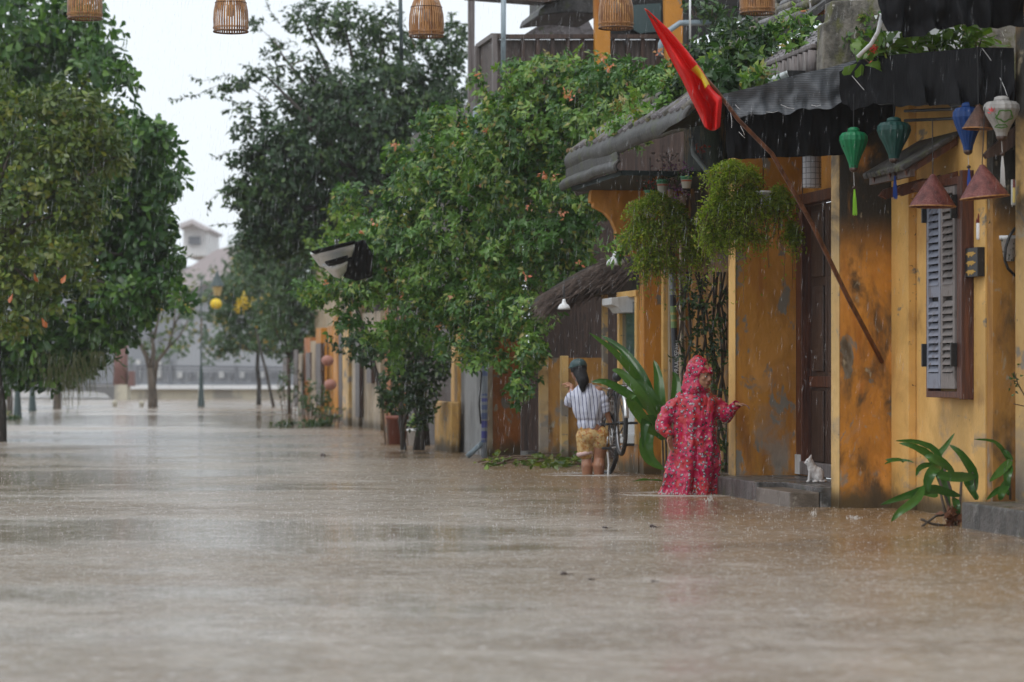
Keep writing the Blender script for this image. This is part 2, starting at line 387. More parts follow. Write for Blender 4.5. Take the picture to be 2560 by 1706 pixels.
# ------------------------------------------------------------------ house with the door (s 0 .. 3)
hB = thing('yellow_house', 'ochre house bay with the tall dark wooden door between two stained piers', 'house', P(1.4,.6,0))
MB().bst(-.10,.12,.0,.508,-.6,3.6).build('pier', M['och2'], hB, bev=.012, label='mould-stained pier beside the shuttered window')
MB().bst(-.105,.125,-.006,.0,-.6,3.6).build('pier_lit_face', M['cream2'], hB, bev=.002)  # paler sheet puts the lit street side into the colour
MB().bst(2.80,3.02,-.13,.505,-.6,3.6).build('pier', M['och1'], hB, bev=.012, label='patchy grey and ochre pier left of the door')
MB().bst(2.79,3.03,-.138,-.131,-.6,3.6).build('pier_lit_face', M['cream'], hB, bev=.002)  # lit street side painted as a paler sheet here too
MB().bst(.123,.9,.51,.75,-.6,3.9).build('wall', M['och0'], hB)
MB().bst(.9,2.79,.51,.75,2.75,3.9).build('wall_above_door', M['och0'], hB)
b = MB(); b.bst(2.60,2.79,.44,.56,.28,2.75); b.bst(.9,1.0,.44,.56,.18,2.75); b.bst(1.0,2.6,.44,.56,2.65,2.75); b.build('door_frame', M['wood_r'], hB, bev=.006)
MB().bst(2.62,2.79,.43,.56,.18,.36).build('frame_foot', M['wpaint'], hB)
for i in range(3):
    s0 = 1.01+i*.53; s1 = s0+.52
    d = MB(); d.bst(s0,s1,.53,.56,.23,2.64)
    dr = d.build('door', M['wood_d'], hB)
    for (za, zb_) in ((.30,.95),(1.12,1.9),(1.98,2.58)):
        MB().bst(s0+.08,s1-.08,.512,.532,za,zb_).build('panel', M['wood_d'], dr, bev=.012)
    MB().bst(s0+.01,s1-.01,.505,.532,.98,1.08).build('rail', M['wood_r'], dr, bev=.004)
MB().bst(.9,2.6,.42,.50,.18,.30).build('threshold', M['wood_g'], hB, bev=.008)
MB().bst(1.3,3.5,-.32,.50,-.6,.165).build('stoop', M['conc'], hB, bev=.012)
MB().bst(.125,1.298,-.10,.50,-.6,.168).build('stoop_slab', M['conc'], hB, bev=.012)
MB().bst(.13,1.20,-.36,-.104,-.6,.125).build('step', M['stone'], hB, bev=.01)
# its tiled roof: eave at t=-.2
rB = thing('tiled_roof', 'grey yin-yang tiled roof with ribbed eave just above the black shade cloth', 'roof', P(1.4,.6,3.7))
zr = lambda t: 3.74 + .58*(t+.2)
MB().hexa([P(-.1,-.2,3.66),P(-.1,1.9,4.88),P(3.0,1.9,4.88),P(3.0,-.2,3.66),P(-.1,-.2,3.72),P(-.1,1.9,4.94),P(3.0,1.9,4.94),P(3.0,-.2,3.72)]).build('deck', M['tile_d'], rB)
rnd = random.Random(4)
for i in range(19):                       # ribbed end tiles along the eave
    s_ = -.05+i*.16
    c = MB(); c.tube([P(s_,-.20,3.76),P(s_+.01,-.205,3.66),P(s_+.01,-.21,3.57)], [.052,.05,.044], 8)
    c.build('eave_tile', M['wood_g'], rB, smooth=True)
tile_me = None
for j in range(14):                        # scale tiles up the slope
    for i in range(19):
        t_ = -.12+j*.14; s_ = -.06+i*.16+(.08 if j%2 else 0)+rnd.uniform(-.012,.012)
        if tile_me is None:
            c = MB(); c.grid(lambda u,v: Vector(((u-.5)*.17, v*.2, .035*math.cos((u-.5)*math.pi)+.012*(1-v))), 5, 3)
            o = c.build('tile', M['tile'], rB, solid=.012, loc=None); tile_me = o
            for v in tile_me.data.vertices: v.co = v.co + (ROOT[rB.name])
        else:
            o = tile_me.copy(); COL.objects.link(o)
        o.parent = rB
        o.location = P(s_,t_,zr(t_)+.02) - ROOT[rB.name]
        ex = Vector((-UX,-UY,0)); ey = Vector((VX,VY,.58)).normalized(); ez = ex.cross(ey)
        o.rotation_euler = Matrix((ex,ey,ez)).transposed().to_euler()
MB().bst(-.1,3.0,-.24,-.19,3.77,3.81).build('eave_cap', M['wood_g'], rB, bev=.01)
# gutter
g = thing('gutter', 'pale metal gutter with an open dark end under the ribbed eave', 'gutter', P(.6,-.3,3.5))
c = MB(); c.grid(lambda u,v: P(.05+1.15*v, -.33+.075*math.cos(math.pi*(1+u)), 3.60+.075*math.sin(math.pi*(1+u))), 9, 3); c.build('trough', M['alu'], g, smooth=True, solid=.006)
c = MB(); c.add([P(.03,-.33+.08*math.cos(math.pi*(1+i/8)),3.60+.08*math.sin(math.pi*(1+i/8))) for i in range(9)], [tuple(range(9))]); c.build('end_cap', M['iron'], g)
# party wall above
MB().plate([(2040,255),(2040,160),(2043,66),(2060,57),(2062,10),(2225,2),(2300,-70),(2620,-70),(2640,255)], -.125, -.2).build('party_wall', M['moss'], bev=.012,
    label='mossy stepped grey parapet wall rising above the ribbed tile eave', cat='wall')

# near pier and kerb at the right edge
hN = thing('yellow_house', 'streaked cream house corner at the right edge standing on a grey concrete plinth', 'house', P(-4,.9,0))
MB().bst(-7.5,-2.55,.62,1.6,-.6,3.87).build('wall', M['cream2'], hN)
MB().bst(-7.5,-3.05,.03,.619,-.6,.186).build('plinth', M['conc'], hN, bev=.015)

# ------------------------------------------------------------------ house C: recess with plants, low eave
hC = thing('yellow_house', 'ochre house behind the woman in pink with low dark eave, vines and weedy roof', 'house', P(5.3,.6,0))
MB().bst(3.03,7.7,.55,.8,-.6,4.2).build('wall', M['och3'], hC)
MB().bst(7.70,7.92,.10,.549,-.6,3.15).build('pier', M['och0'], hC, bev=.01)
MB().bst(7.50,7.60,Tx(1655,7.55),Tx(1668,7.55),-.6,3.1).build('post', M['cream'], hC, bev=.006)
MB().bst(7.40,7.48,Tx(1671,7.45),Tx(1681,7.45),-.6,3.1).build('post', M['tan'], hC, bev=.006)
MB().bst(6.9,7.0,Tx(1700,6.95),Tx(1712,6.95),-.6,3.0).build('post', M['tan'], hC, bev=.006)
cb = MB(); cb.plate([(1476,492),(1480,470),(1608,462),(1608,640),(1545,640),(1540,575),(1530,552),(1512,532),(1494,522),(1484,518),(1484,508),(1476,506)], 7.74, .14)
cb.build('corbel', M['och0'], hC, bev=.008)
rC = thing('weedy_roof', 'dark old roof with mossy weed-grown slope and wet fascia above hanging ferns', 'roof', P(5,.5,3.5))
zC = lambda t: 3.50+.76*(t+.63)
MB().hexa([P(3.1,-.63,3.42),P(3.1,1.9,5.35),P(7.9,1.9,5.35),P(7.9,-.63,3.42),P(3.1,-.63,3.50),P(3.1,1.9,5.43),P(7.9,1.9,5.43),P(7.9,-.63,3.50)]).build('deck', M['tile_d'], rC)
wv = lambda s_, a: .012*math.sin(s_*1.9+a)+.004*math.sin(s_*4.7+a*2)+.012*mnoise.noise(Vector((s_*3,a,0)))
def wavy(s0, s1, t0, z0, h, a, th=.05):
    prof = lambda u: (t0-th*math.sin(u*math.pi)-.02*u, z0+h*(1-u))
    return MB().grid(lambda u, v: (lambda s_, p_: P(s_, p_[0]+.5*wv(s_, a+1), p_[1]+wv(s_, a)*(.6+.4*u)))(s0+(s1-s0)*v, prof(u)), 7, 60)
wavy(2.4,8.05,-.64,3.33,.20,0.).build('fascia', M['tile_d'], rC, smooth=True, solid=.03)
wavy(5.3,8.2,-.68,3.14,.11,2.,.04).build('lower_fascia', M['tile_d'], rC, smooth=True, solid=.03)
for i in range(22):                          # tile ends peeping over the fascia
    s_ = 2.6+i*.25; MB().tube([P(s_,-.67,3.515+wv(s_,0)), P(s_+.02,-.30,3.79)], .042, 8).build('end_tile', M['tile'] if i%3 else M['moss'], rC, smooth=True)
MB().bst(5.4,8.1,-.69,-.66,3.24,3.37).build('gutter_board', M['tile_d'], rC, bev=.01)
MB().bst(5.4,8.0,-.645,.55,3.10,3.15).build('soffit', mat('dark_teal_soffit',(.02,.035,.037),rough=.7), rC)
MB().plate([(1424,458),(1513,428),(1513,470),(1443,490)], 8.12, .05).build('end_board', M['wood_g'], rC, bev=.006)
for (x0,y0,x1,y1) in ((1530,298,1600,350),(1586,258,1660,296),(1772,318,1800,340)):
    MB().plate([(x0,y0+8),(x0+8,y0),(x1,y0+4),(x1,y1),(x0+10,y1)], 7.2, -.3).build('ridge_block', M['moss'], rC, bev=.02)
rnd = random.Random(11)
for i in range(60):                         # courses of old tiles up the slope
    t_ = -.5 + (i//6)*.22; s_ = 3.3+(i%6)*.78+rnd.uniform(-.1,.1)
    c = MB(); z_ = zC(t_)+.01
    c.tube([P(s_,t_,z_+.02),P(s_+.7,t_+.02,z_+.03+rnd.uniform(-.01,.02))], .05, 8); c.build('ridge_tile', M['moss'] if rnd.random()<.7 else M['tile'], rC, smooth=True)

# ------------------------------------------------------------------ house D: glazed booth and thatch
hD = thing('yellow_booth', 'yellow framed booth with a tall glass vitrine right of the upended bicycle', 'kiosk', P(8.5,.3,0))
sa, sb = 7.93, Sx(1545,.08)
MB().bst(sa,sb,.09,.5,-.6,.32).build('base', M['och0'], hD)
MB().bst(sa,sa+.10,.07,.16,.32,2.0).build('frame_post', M['cream'], hD, bev=.005)
MB().bst(sb-.10,sb,.07,.16,.32,2.0).build('frame_post', M['cream'], hD, bev=.005)
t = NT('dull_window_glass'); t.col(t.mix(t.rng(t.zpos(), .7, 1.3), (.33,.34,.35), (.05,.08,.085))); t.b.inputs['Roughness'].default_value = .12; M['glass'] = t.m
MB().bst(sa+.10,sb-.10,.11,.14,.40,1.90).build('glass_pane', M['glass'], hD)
MB().bst(sa+.10,sb-.10,.06,.2,.32,.42).build('sill', M['wpaint'], hD, bev=.006)
MB().bst(sa+.0,sb+.0,.06,.2,1.95,2.02).build('head', M['cream'], hD, bev=.005)
MB().plate([(1528,745),(1592,738),(1592,782),(1556,782),(1545,768),(1528,762)], 8.3, .5).build('cornice', M['wpaint'], hD, bev=.006)
MB().bst(9.4,9.5,Tx(1508,9.4),Tx(1520,9.4),-.6,2.1).build('post', M['cream2'], hD, bev=.006)
MB().bst(9.2,9.3,.25,1.2,-.6,2.6).build('back_wall', M['wood_d'], hD)
# low panelled fence between posts
fn = thing('panel_fence', 'low brown panelled wall with cream posts behind the woman with the bicycle', 'fence', P(10.8,-.2,0))
for x0,x1,yt,s_ in ((1404,1421,890,10.9),(1350,1371,890,12.2)):
    MB().bst(s_,s_+.12,Tx(x0,s_),Tx(x1,s_),-.6,Zy(yt,s_,-.2)).build('post', M['cream2'], fn, bev=.006)
for x0,x1,s_,mm in ((1421,1512,11.0,'och3'),(1371,1404,12.25,'och3'),(1303,1350,12.9,'wood_d')):
    MB().bst(s_,s_+.05,Tx(x0,s_),Tx(x1,s_),-.6,Zy(895,s_,-.2)).build('panel', M[mm], fn)
MB().bst(10.6,10.8,Tx(1371,10.7),Tx(1408,10.7),-.6,.08).build('kerb_block', M['conc'], fn)
MB().bst(12.4,12.9,Tx(1315,12.5),Tx(1345,12.5),-.6,.12).build('kerb_block', M['conc'], fn)
# dark shop wall behind it
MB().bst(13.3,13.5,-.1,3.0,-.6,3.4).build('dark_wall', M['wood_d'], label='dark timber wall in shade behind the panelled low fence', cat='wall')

# ------------------------------------------------------------------ house E: rust pier, grey wall, box
hE = thing('rust_house', 'house with rust-orange pier and grey rendered wall under the flowering creeper', 'house', P(16,.2,0))
MB().bst(14.3,14.5,-.50,-.06,-.6,3.5).build('pier', M['rust'], hE, bev=.01)
MB().bst(14.55,16.7,-.505,-.3,-.6,2.4).build('grey_wall', M['grey'], hE, bev=.01)
MB().bst(14.29,14.36,-.53,-.46,-.6,1.6).build('corner_strip', M['tan'], hE)
MB().bst(16.72,17.0,-.55,-.3,-.6,1.8).build('strip', M['cream'], hE)
MB().bst(17.0,17.3,-.50,-.3,-.6,2.0).build('door_post', M['rust'], hE)
MB().bst(17.4,17.9,-.46,-.3,-.6,2.0).build('door_post', M['cream'], hE)
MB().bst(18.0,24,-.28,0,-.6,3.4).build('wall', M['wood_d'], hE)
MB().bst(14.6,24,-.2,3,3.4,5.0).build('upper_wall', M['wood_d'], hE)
bx = MB(); bx.bst(16.35,17.9,-.70,-.575,-.6,.70); bx.build('stone_box', M['cream'], bev=.02, label='square ochre plastered box standing in the water by the grey wall', cat='box')
# ------------------------------------------------------------------ far row
row = thing('far_house_row', 'row of far ochre and tan house fronts beyond the potted plants', 'house', P(35,.5,0))
segs = [(1010,962,'rust',.20,1040,2.6),(950,906,'tan',.28,0,2.3),(905,897,'wood_d',.5,0,2.2),(896,880,'tan',.22,0,2.4),(879,872,'och0',.4,0,2.4),(871,856,'cream2',.26,0,2.9),
        (855,846,'wood_d',.6,0,2.4)]
for x0,x1,mm,t_,_,h in segs:
    a, b_ = Sx(x0,t_), Sx(x1,t_); MB().bst(a,b_,t_,t_+.5,-.6,h).build('wall_panel', M[mm], row, bev=.01)
MB().bst(24.1,39,.9,1.2,-.6,4).build('wall', M['wood_d'], row)
row2 = thing('far_house_row', 'farthest small ochre fronts with dark openings behind the round shrubs', 'house', P(50,1,0))
for x0,x1,mm,t_,h in [(844,832,'och0',.62,2.4),(830,818,'och0',.7,2.2),(817,803,'wood_d',1.0,2.2),(802,790,'och0',.75,2.2),(789,776,'tan',.8,1.9),(775,760,'rust',.8,2.0),(757,745,'tan',.8,1.6)]:
    a, b_ = Sx(x0,t_), Sx(x1,t_); MB().bst(a,b_,t_,t_+.6,-.6,h).build('wall_panel', M[mm], row2, bev=.01)
MB().bst(40,58,1.6,1.9,-.6,4).build('wall', M['tan'], row2)
for i,(s_,z0,z1) in enumerate(((44.5,.3,1.8),(47.5,.9,1.6),(51.0,.2,1.7),(54.0,.8,1.5))):
    MB().bst(s_,s_+1.1,.50+.06*i,.60,z0,z1).build('dark_opening', M['wood_d'], row2)
for i,(s_,z0,z1) in enumerate(((32.4,.9,1.7),(34.3,.2,1.8))):
    MB().bst(s_,s_+.7,.19,.26,z0,z1).build('shutter', M['wood_d'], row)
for x,y in ((819,902),(826,962)):
    q_ = W(x,y,63); o_ = thing('pink_lantern', ('round salmon pink lantern hanging higher on the far ochre fronts' if y<930 else 'round salmon pink lantern hanging lower beside the low rounded shrub'), 'lantern', q_, 'salmon pink lanterns on the far fronts')
    MB().ell(q_, (.14,.14,.12), None, 14, 10).build('shade', mat('salmon_silk',(.36,.16,.12)), o_, smooth=True); MB().tube([q_+Vector((0,0,.1)), q_+Vector((0,0,.5))], .01, 5).build('cord', M['iron'], o_)

# ------------------------------------------------------------------ upper terrace
te = thing('timber_terrace', 'weathered timber upper terrace with dark railing posts above the flowering creeper', 'terrace', P(15,1,3))
s_ = 14.6
tw0 = Tx(1239,s_)
zt_ = Zy(90,s_,0)
MB().plate([(1239,100),(1700,100),(1700,330),(1239,330)], s_+.06, .1).build('board_wall', M['wood_t'], te)
MB().plate([(1245,328),(1720,328),(1720,760),(1320,760),(1320,600),(1245,600)], s_+.2, .1).build('lower_wall', M['wood_d'], te)
MB().plate([(1238,86),(1700,86),(1700,96),(1238,96)], s_-.04, .14).build('top_rail', M['wood_d'], te)
for i in range(13):
    x = 1303+i*37.5
    MB().plate([(x,97),(x+9,97),(x+8,240),(x,240)], s_, .05).build('rail_post', M['wood_d'], te)
far = Sx(1196, tw0)
MB().bst(s_+.2,far,tw0,tw0+.08,3.6,zt_-.03).build('side_board_wall', M['wood_t'], te)
MB().bst(s_+.1,far,tw0-.04,tw0+.1,zt_-.02,zt_+.04).build('side_rail', M['wood_g'], te)
for x in (1192,1236):
    ss = Sx(x,tw0-.05); MB().bst(ss,ss+.1,tw0-.07,tw0-.01,3.4,zt_).build('side_post', M['wood_g'], te)
MB().plate([(1172,0),(1187,0),(1186,330),(1172,330)], s_+4, .1).build('post', M['wood_g'], te)
MB().plate([(1172,-8),(1172,-60),(1420,-60),(1420,-6),(1362,6)], s_+1, .4).build('beam', M['wood_d'], te)
for x0,x1,y1 in ((1486,1526,230),(1661,1716,170)):
    MB().plate([(x0,-60),(x1,-60),(x1,y1),(x0+4,y1)], s_-.25, .12).build('yellow_post', M['och0'], te, bev=.01)
for pts in ([(1308,88),(1391,37),(1464,37),(1490,88)],):
    MB().plate(pts, s_+3.2, .5).build('far_roof', M['tile'], te)
MB().plate([(1345,40),(1352,22),(1372,6),(1372,-60),(1500,-60),(1500,38),(1430,30)], s_+1.2, 1.5).build('eave', M['tile_d'], te, bev=.02)
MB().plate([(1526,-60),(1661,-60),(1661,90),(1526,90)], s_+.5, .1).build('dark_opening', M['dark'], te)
MB().plate([(1560,15),(1652,8),(1652,78),(1600,84),(1560,60)], s_+.42, .04).build('teal_screen', mat('teal_screen',(.05,.085,.09),rough=.4), te)
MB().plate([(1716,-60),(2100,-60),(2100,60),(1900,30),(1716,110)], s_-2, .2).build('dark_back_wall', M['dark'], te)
def pipe(name, pts, r, m, label, cat, group=None):
    c = MB(); c.tube(pts, r, 10); return c.build(name, m, smooth=True, label=label, cat=cat, group=group)
pipe('steel_pole', [Q(1259,-40,13.9), Q(1258,200,13.9)], .034, M['pvc'], 'blue-grey metal pole in front of the terrace railing corner', 'pole')
pipe('thin_pole', [Q(1000,-40,20), Q(1004,150,20)], .03, M['lampost'], 'thin dark green pole rising out of the dark tree top', 'pole')
pipe('drain_pipe', [Q(1650,140,11), Q(1652,110,11), Q(1668,80,11), Q(1700,58,11), Q(1778,57,11)], .035, M['pvc'], 'grey drain pipe bending over beside the thick yellow post', 'pipe')
pipe('drain_pipe', [Q(1188,370,14), Q(1189,310,14), Q(1192,272,14), Q(1205,265,14), Q(1230,262,14)], .045, M['pvc'], 'pale blue pipe elbow poking out of the bright creeper', 'pipe')
pipe('thin_pole', [Q(1725,-40,10), Q(1725,100,10)], .012, M['white'], 'thin white pole right of the thick yellow post', 'pole')
pipe('thin_pole', [Q(2027,-40,3.5), Q(2027,36,3.5)], .012, M['white'], 'thin white pole left of the mossy parapet', 'pole')
MB().plate([(1150,300),(1190,290),(1190,360),(1150,360)], 15.5, .2).build('wall_patch', M['och0'], label='small patch of ochre wall beside the pale pipe elbow', cat='wall')

# ------------------------------------------------------------------ thatched canopy
th = thing('thatch_canopy', 'shaggy dark thatched canopy over the woman with the bicycle', 'canopy', P(9.5,.1,2.2))
c = MB(); c.plate([(1384,750),(1390,740),(1444,704),(1504,668),(1548,648),(1600,652),(1600,735),(1500,735),(1440,740)], 9.0, 1.3); c.build('frame', M['bark_d'], th)
rnd = random.Random(5); c = MB()
for i in range(2600):
    u = rnd.random(); sx = 8.85+rnd.random()*1.4
    x = 1385+u*205; y = 738-u*112+rnd.uniform(-14,60*(.3+u*.7))
    p = Q(x,y,sx); L = rnd.uniform(.15,.35)
    d = Vector((-VX*L*rnd.uniform(.5,1),-.02-rnd.random()*.12,-L*rnd.uniform(.3,.9)))
    q = Vector((0,.004,.007)); c.add([p-q,p+q,p+d*.6+q+Vector((0,0,.01)),p+d],[(0,1,2,3)])
c.build('thatch', mat('thatch_straw',(.075,.052,.042),[((.15,.11,.09),(20,20,20),.5,.65,1)],.7), th, kind='stuff')

# ------------------------------------------------------------------ bridge and far bank
br = thing('bridge', 'pale low concrete bridge with grey railing crossing behind the trees', 'bridge', W(400,1000,118))
D = 118
def wb(x0,x1,y0,y1,d0,d1):
    a = W(x0,y0,d0); b_ = W(x1,y1,d0); m_ = MB()
    return m_.hexa([(a.x,d0,b_.z),(b_.x,d0,b_.z),(b_.x,d1,b_.z),(a.x,d1,b_.z),(a.x,d0,a.z),(b_.x,d0,a.z),(b_.x,d1,a.z),(a.x,d1,a.z)])
wb(318,800,974,1012,D,D+6).build('abutment', M['bridge'], br)
c = MB(); pts = [(-300,966),(318,966),(318,1012),(282,1012),(277,995),(262,984),(235,979),(-300,979)]
c.prism([W(x,y,D+.5) for x,y in pts], (0,5,0)); c.build('span', mat('bridge_beam_grey',(.22,.22,.22),rough=.8), br)
wb(318,800,963,973.5,D-.2,D+6.2).build('coping', M['white'], br)
c = MB()
c.tube([W(-300,918,D),W(318,914,D),W(800,920,D)], .05, 6); c.tube([W(-300,926,D),W(318,922,D),W(800,928,D)], .03, 6); c.tube([W(-300,962,D),W(318,960,D),W(800,962,D)], .035, 6)
x = -300
while x < 800: c.tube([W(x,922,D),W(x,962,D)], .012, 4, cap=False); x += 7
c.build('balusters', M['rail'], br)
for x in (20,115,213,344,424,590,665,740):
    wb(x-4,x+4,914,972,D-.1,D+.1).build('rail_post', M['rail'], br)
pl = thing('bridge_pillar', 'reddish brown round pillar on the pale bridge foot with a box beside it', 'pillar', W(302,1000,115))
c = MB(); c.tube([W(301,965,115),W(304,830,115)], [.30,.26], 14); c.build('shaft', mat('red_brown_paint',(.20,.10,.085),rough=.7), pl, smooth=True)
wb(286,318,962,1000,114.6,115.6).build('foot', M['bridge'], pl)
wb(320,334,928,966,114.8,115.4).build('box', mat('red_brown_box',(.17,.09,.08),rough=.7), pl)
# far bank buildings, walls and roofs coloured pale to stand in for haze
fb = [('pale_house', 'pale far house with pink roof seen above the left tree crown edge', [(458,562),(480,556),(516,575),(516,640),(458,640)], 230, (.66,.65,.64), [(448,560),(480,548),(524,572),(518,578),(480,560),(448,572)], (.50,.46,.46)),
      ('red_roofed_house', 'far house with long faded red roof behind the lamp post', [(470,668),(660,640),(720,700),(720,930),(440,930)], 215, (.33,.35,.38), [(440,690),(540,625),(640,598),(720,640),(720,690),(560,690),(440,740)], (.46,.41,.42)),
      ('grey_house', 'big grey far building spreading across the background behind the bridge', [(-80,700),(300,690),(480,665),(700,720),(900,720),(900,960),(-80,960)], 240, (.26,.28,.31), [(230,720),(330,650),(470,668),(620,720),(560,740),(330,700)], (.22,.22,.25))]
for nm, lb, pts, d, c1, rp, c2 in fb:
    o = thing(nm, lb, 'house', W(pts[0][0], 990, d))
    c = MB(); c.prism([W(x,y,d) for x,y in pts], (0,10,0)); wl = c.build('wall', mat(nm+'_wall', c1, rough=.8), o)
    c = MB(); c.prism([W(x,y,d-1.2) for x,y in rp], (0,11,0)); c.build('roof', mat(nm+'_roof', c2, rough=.8), o)
    if nm == 'pale_house':
        wb(472,500,592,612,d-.3,d-.1).build('window', M['rail'], o)
    if nm == 'grey_house':
        for x in list(range(340,720,26)):
            wb(x,x+11,900,945,d-.3,d-.1).build('window', M['rail'] if x%4 else M['wpaint'], o)
            wb(x+2,x+9,830,858,d-.3,d-.1).build('window', M['rail'], o)
wb(-400,1000,985,999.5,175,252).build('river_bank', mat('far_bank_mud',(.30,.27,.22),rough=.9), kind='structure')
# ------------------------------------------------------------------ foliage
def leaf_mat(name, cols, rough=.42, transl=.25, spots=None):
    """cols: gradient over each leaf's own random tint"""
    t = NT(name)
    at = t.n('ShaderNodeAttribute'); at.attribute_name = 'tint'
    oi = t.n('ShaderNodeObjectInfo')
    v = t.math('FRACT', t.math('ADD', at.outputs['Fac'], t.math('MULTIPLY', oi.outputs['Random'], 1.0)))
    rp = t.n('ShaderNodeValToRGB'); t.l(v, rp.inputs[0]); e = rp.color_ramp.elements
    while len(e) < len(cols): e.new(.5)
    for i, (p, c) in enumerate(cols): e[i].position = p; e[i].color = (*c, 1)
    c = t.mix(t.rng(t.noise((40,40,40)), .4, .7, 0, .5), rp.outputs[0], (.5,.5,.5))
    x = t.n('ShaderNodeMix', data_type='RGBA', blend_type='MULTIPLY'); x.inputs[0].default_value = .35
    t.l(rp.outputs[0], x.inputs[6]); t.l(t.noise((25,25,25)), x.inputs[7])
    c = x.outputs[2]; t.col(c)
    t.b.inputs['Roughness'].default_value = rough; t.b.inputs['Specular IOR Level'].default_value = .5
    tr = t.n('ShaderNodeBsdfTranslucent'); y = t.n('ShaderNodeMix', data_type='RGBA', blend_type='MULTIPLY')
    y.inputs[0].default_value = 1; t.l(c, y.inputs[6]); y.inputs[7].default_value = (1.3,1.5,.6,1); t.l(y.outputs[2], tr.inputs[0])
    ms = t.n('ShaderNodeMixShader'); ms.inputs[0].default_value = transl
    t.l(t.b.outputs[0], ms.inputs[1]); t.l(tr.outputs[0], ms.inputs[2]); t.l(ms.outputs[0], t.out.inputs[0])
    return t.m
LM = {
 'dark': leaf_mat('large_dark_leaf', [(0,(.024,.08,.020)),(.5,(.052,.14,.030)),(.85,(.105,.22,.040)),(1,(.20,.36,.055))], .36),
 'olive': leaf_mat('olive_leaf', [(0,(.05,.10,.014)),(.45,(.11,.165,.020)),(.8,(.19,.20,.025)),(.93,(.19,.30,.04)),(1,(.26,.22,.03))], .36),
 'cover': leaf_mat('creeper_leaf', [(0,(.040,.115,.022)),(.45,(.090,.21,.036)),(.8,(.165,.31,.05)),(.95,(.27,.38,.08)),(1,(.34,.25,.07))]),
 'bush': leaf_mat('dark_tree_leaf', [(0,(.018,.05,.016)),(.5,(.034,.085,.024)),(.85,(.06,.13,.03)),(1,(.12,.19,.05))]),
 'far': leaf_mat('far_leaf', [(0,(.035,.085,.03)),(.6,(.06,.13,.04)),(.94,(.09,.17,.05)),(1,(.45,.28,.03))]),
 'lime': leaf_mat('lime_leaf', [(0,(.10,.20,.02)),(.6,(.17,.30,.03)),(1,(.28,.36,.06))]),
 'blade': leaf_mat('long_glossy_leaf', [(0,(.035,.11,.02)),(.5,(.055,.155,.028)),(1,(.09,.20,.04))], .25, .3),
 'fern': leaf_mat('feathery_fern', [(0,(.16,.24,.02)),(.5,(.28,.38,.035)),(.85,(.42,.48,.06)),(1,(.42,.30,.08))], .5, .5),
 'red': leaf_mat('red_leaf', [(0,(.48,.07,.02)),(1,(.55,.16,.03))], .35),
 'coral': leaf_mat('coral_petal', [(0,(.65,.16,.08)),(.5,(.75,.30,.18)),(1,(.80,.45,.32))], .5),
 'purple': leaf_mat('purple_petal', [(0,(.30,.05,.36)),(.6,(.48,.16,.50)),(1,(.65,.5,.62))], .5),
 'pale': leaf_mat('pale_petal', [(0,(.55,.48,.50)),(1,(.70,.55,.60))], .5),
 'rbloom': leaf_mat('red_petal', [(0,(.60,.03,.03)),(1,(.70,.12,.06))], .5),
 'yellow': leaf_mat('yellow_leaf', [(0,(.60,.40,.02)),(1,(.70,.5,.04))], .5),
 'root': leaf_mat('hanging_root', [(0,(.04,.06,.015)),(1,(.09,.10,.03))], .7, .1),
}
# leaf outlines: y is along the leaf, folded along the midrib
def tpl(width, pts, fold=.25, droop=.15):
    """pts: (y, half-width fraction)"""
    v = []; f = []
    for y, h in pts: v += [(-h*width, y, h*width*fold - droop*y*y), (0, y, -droop*y*y), (h*width, y, h*width*fold - droop*y*y)]
    for i in range(len(pts)-1):
        a = i*3; f += [(a,a+1,a+4,a+3),(a+1,a+2,a+5,a+4)]
    return np.array(v, float), f
T_OBO = tpl(.26, [(0,.05),(.35,.5),(.72,1),(1,.35)])
T_OVA = tpl(.28, [(0,.1),(.35,1),(1,.05)])
T_TINY = (np.array([(-.2,.4,.04),(0,0,0),(.2,.4,.04),(0,1,0)], float), [(0,1,2,3)])
def rotmats(D, N):
    D = D/np.linalg.norm(D, axis=1, keepdims=True)
    X = np.cross(D, N); X /= np.linalg.norm(X, axis=1, keepdims=True)+1e-9
    Z = np.cross(X, D)
    return np.stack([X, D, Z], axis=2)
def np_mesh(name, V, faces, tint, m):
    me = bpy.data.meshes.new(name)
    fl = np.array([len(f) for f in faces[0]])
    tv, tf = V, faces
    return me
def leaves_mesh(name, Pn, Rm, S, T, tint, m, parent=None, loc=None, kind='stuff', label=None, cat=None, group=None):
    tv, tf = T; k = len(tv); n = len(Pn)
    V = (np.einsum('nij,kj->nki', Rm, tv) * S[:,None,None] + Pn[:,None,:]).reshape(-1,3)
    L = ROOT[parent.name] if parent is not None else Vector(loc)
    V = V - np.array(L)
    fl = [len(f) for f in tf]; base = np.concatenate([np.array(f) for f in tf])
    idx = (base[None,:] + (np.arange(n)*k)[:,None]).reshape(-1)
    tot = np.tile(np.array(fl), n); start = np.concatenate([[0], np.cumsum(tot)[:-1]])
    me = bpy.data.meshes.new(name); me.vertices.add(len(V)); me.vertices.foreach_set('co', V.astype(np.float32).ravel())
    me.loops.add(len(idx)); me.loops.foreach_set('vertex_index', idx.astype(np.int32))
    me.polygons.add(len(tot)); me.polygons.foreach_set('loop_start', start.astype(np.int32))
    me.update(calc_edges=True)
    a = me.attributes.new('tint', 'FLOAT', 'POINT'); a.data.foreach_set('value', np.repeat(tint, k).astype(np.float32))
    me.materials.append(m)
    o = bpy.data.objects.new(name, me); COL.objects.link(o)
    if parent is not None: o.parent = parent
    else: o.location = L
    ROOT[o.name] = Vector(L)
    return props(o, label, cat, group, kind)
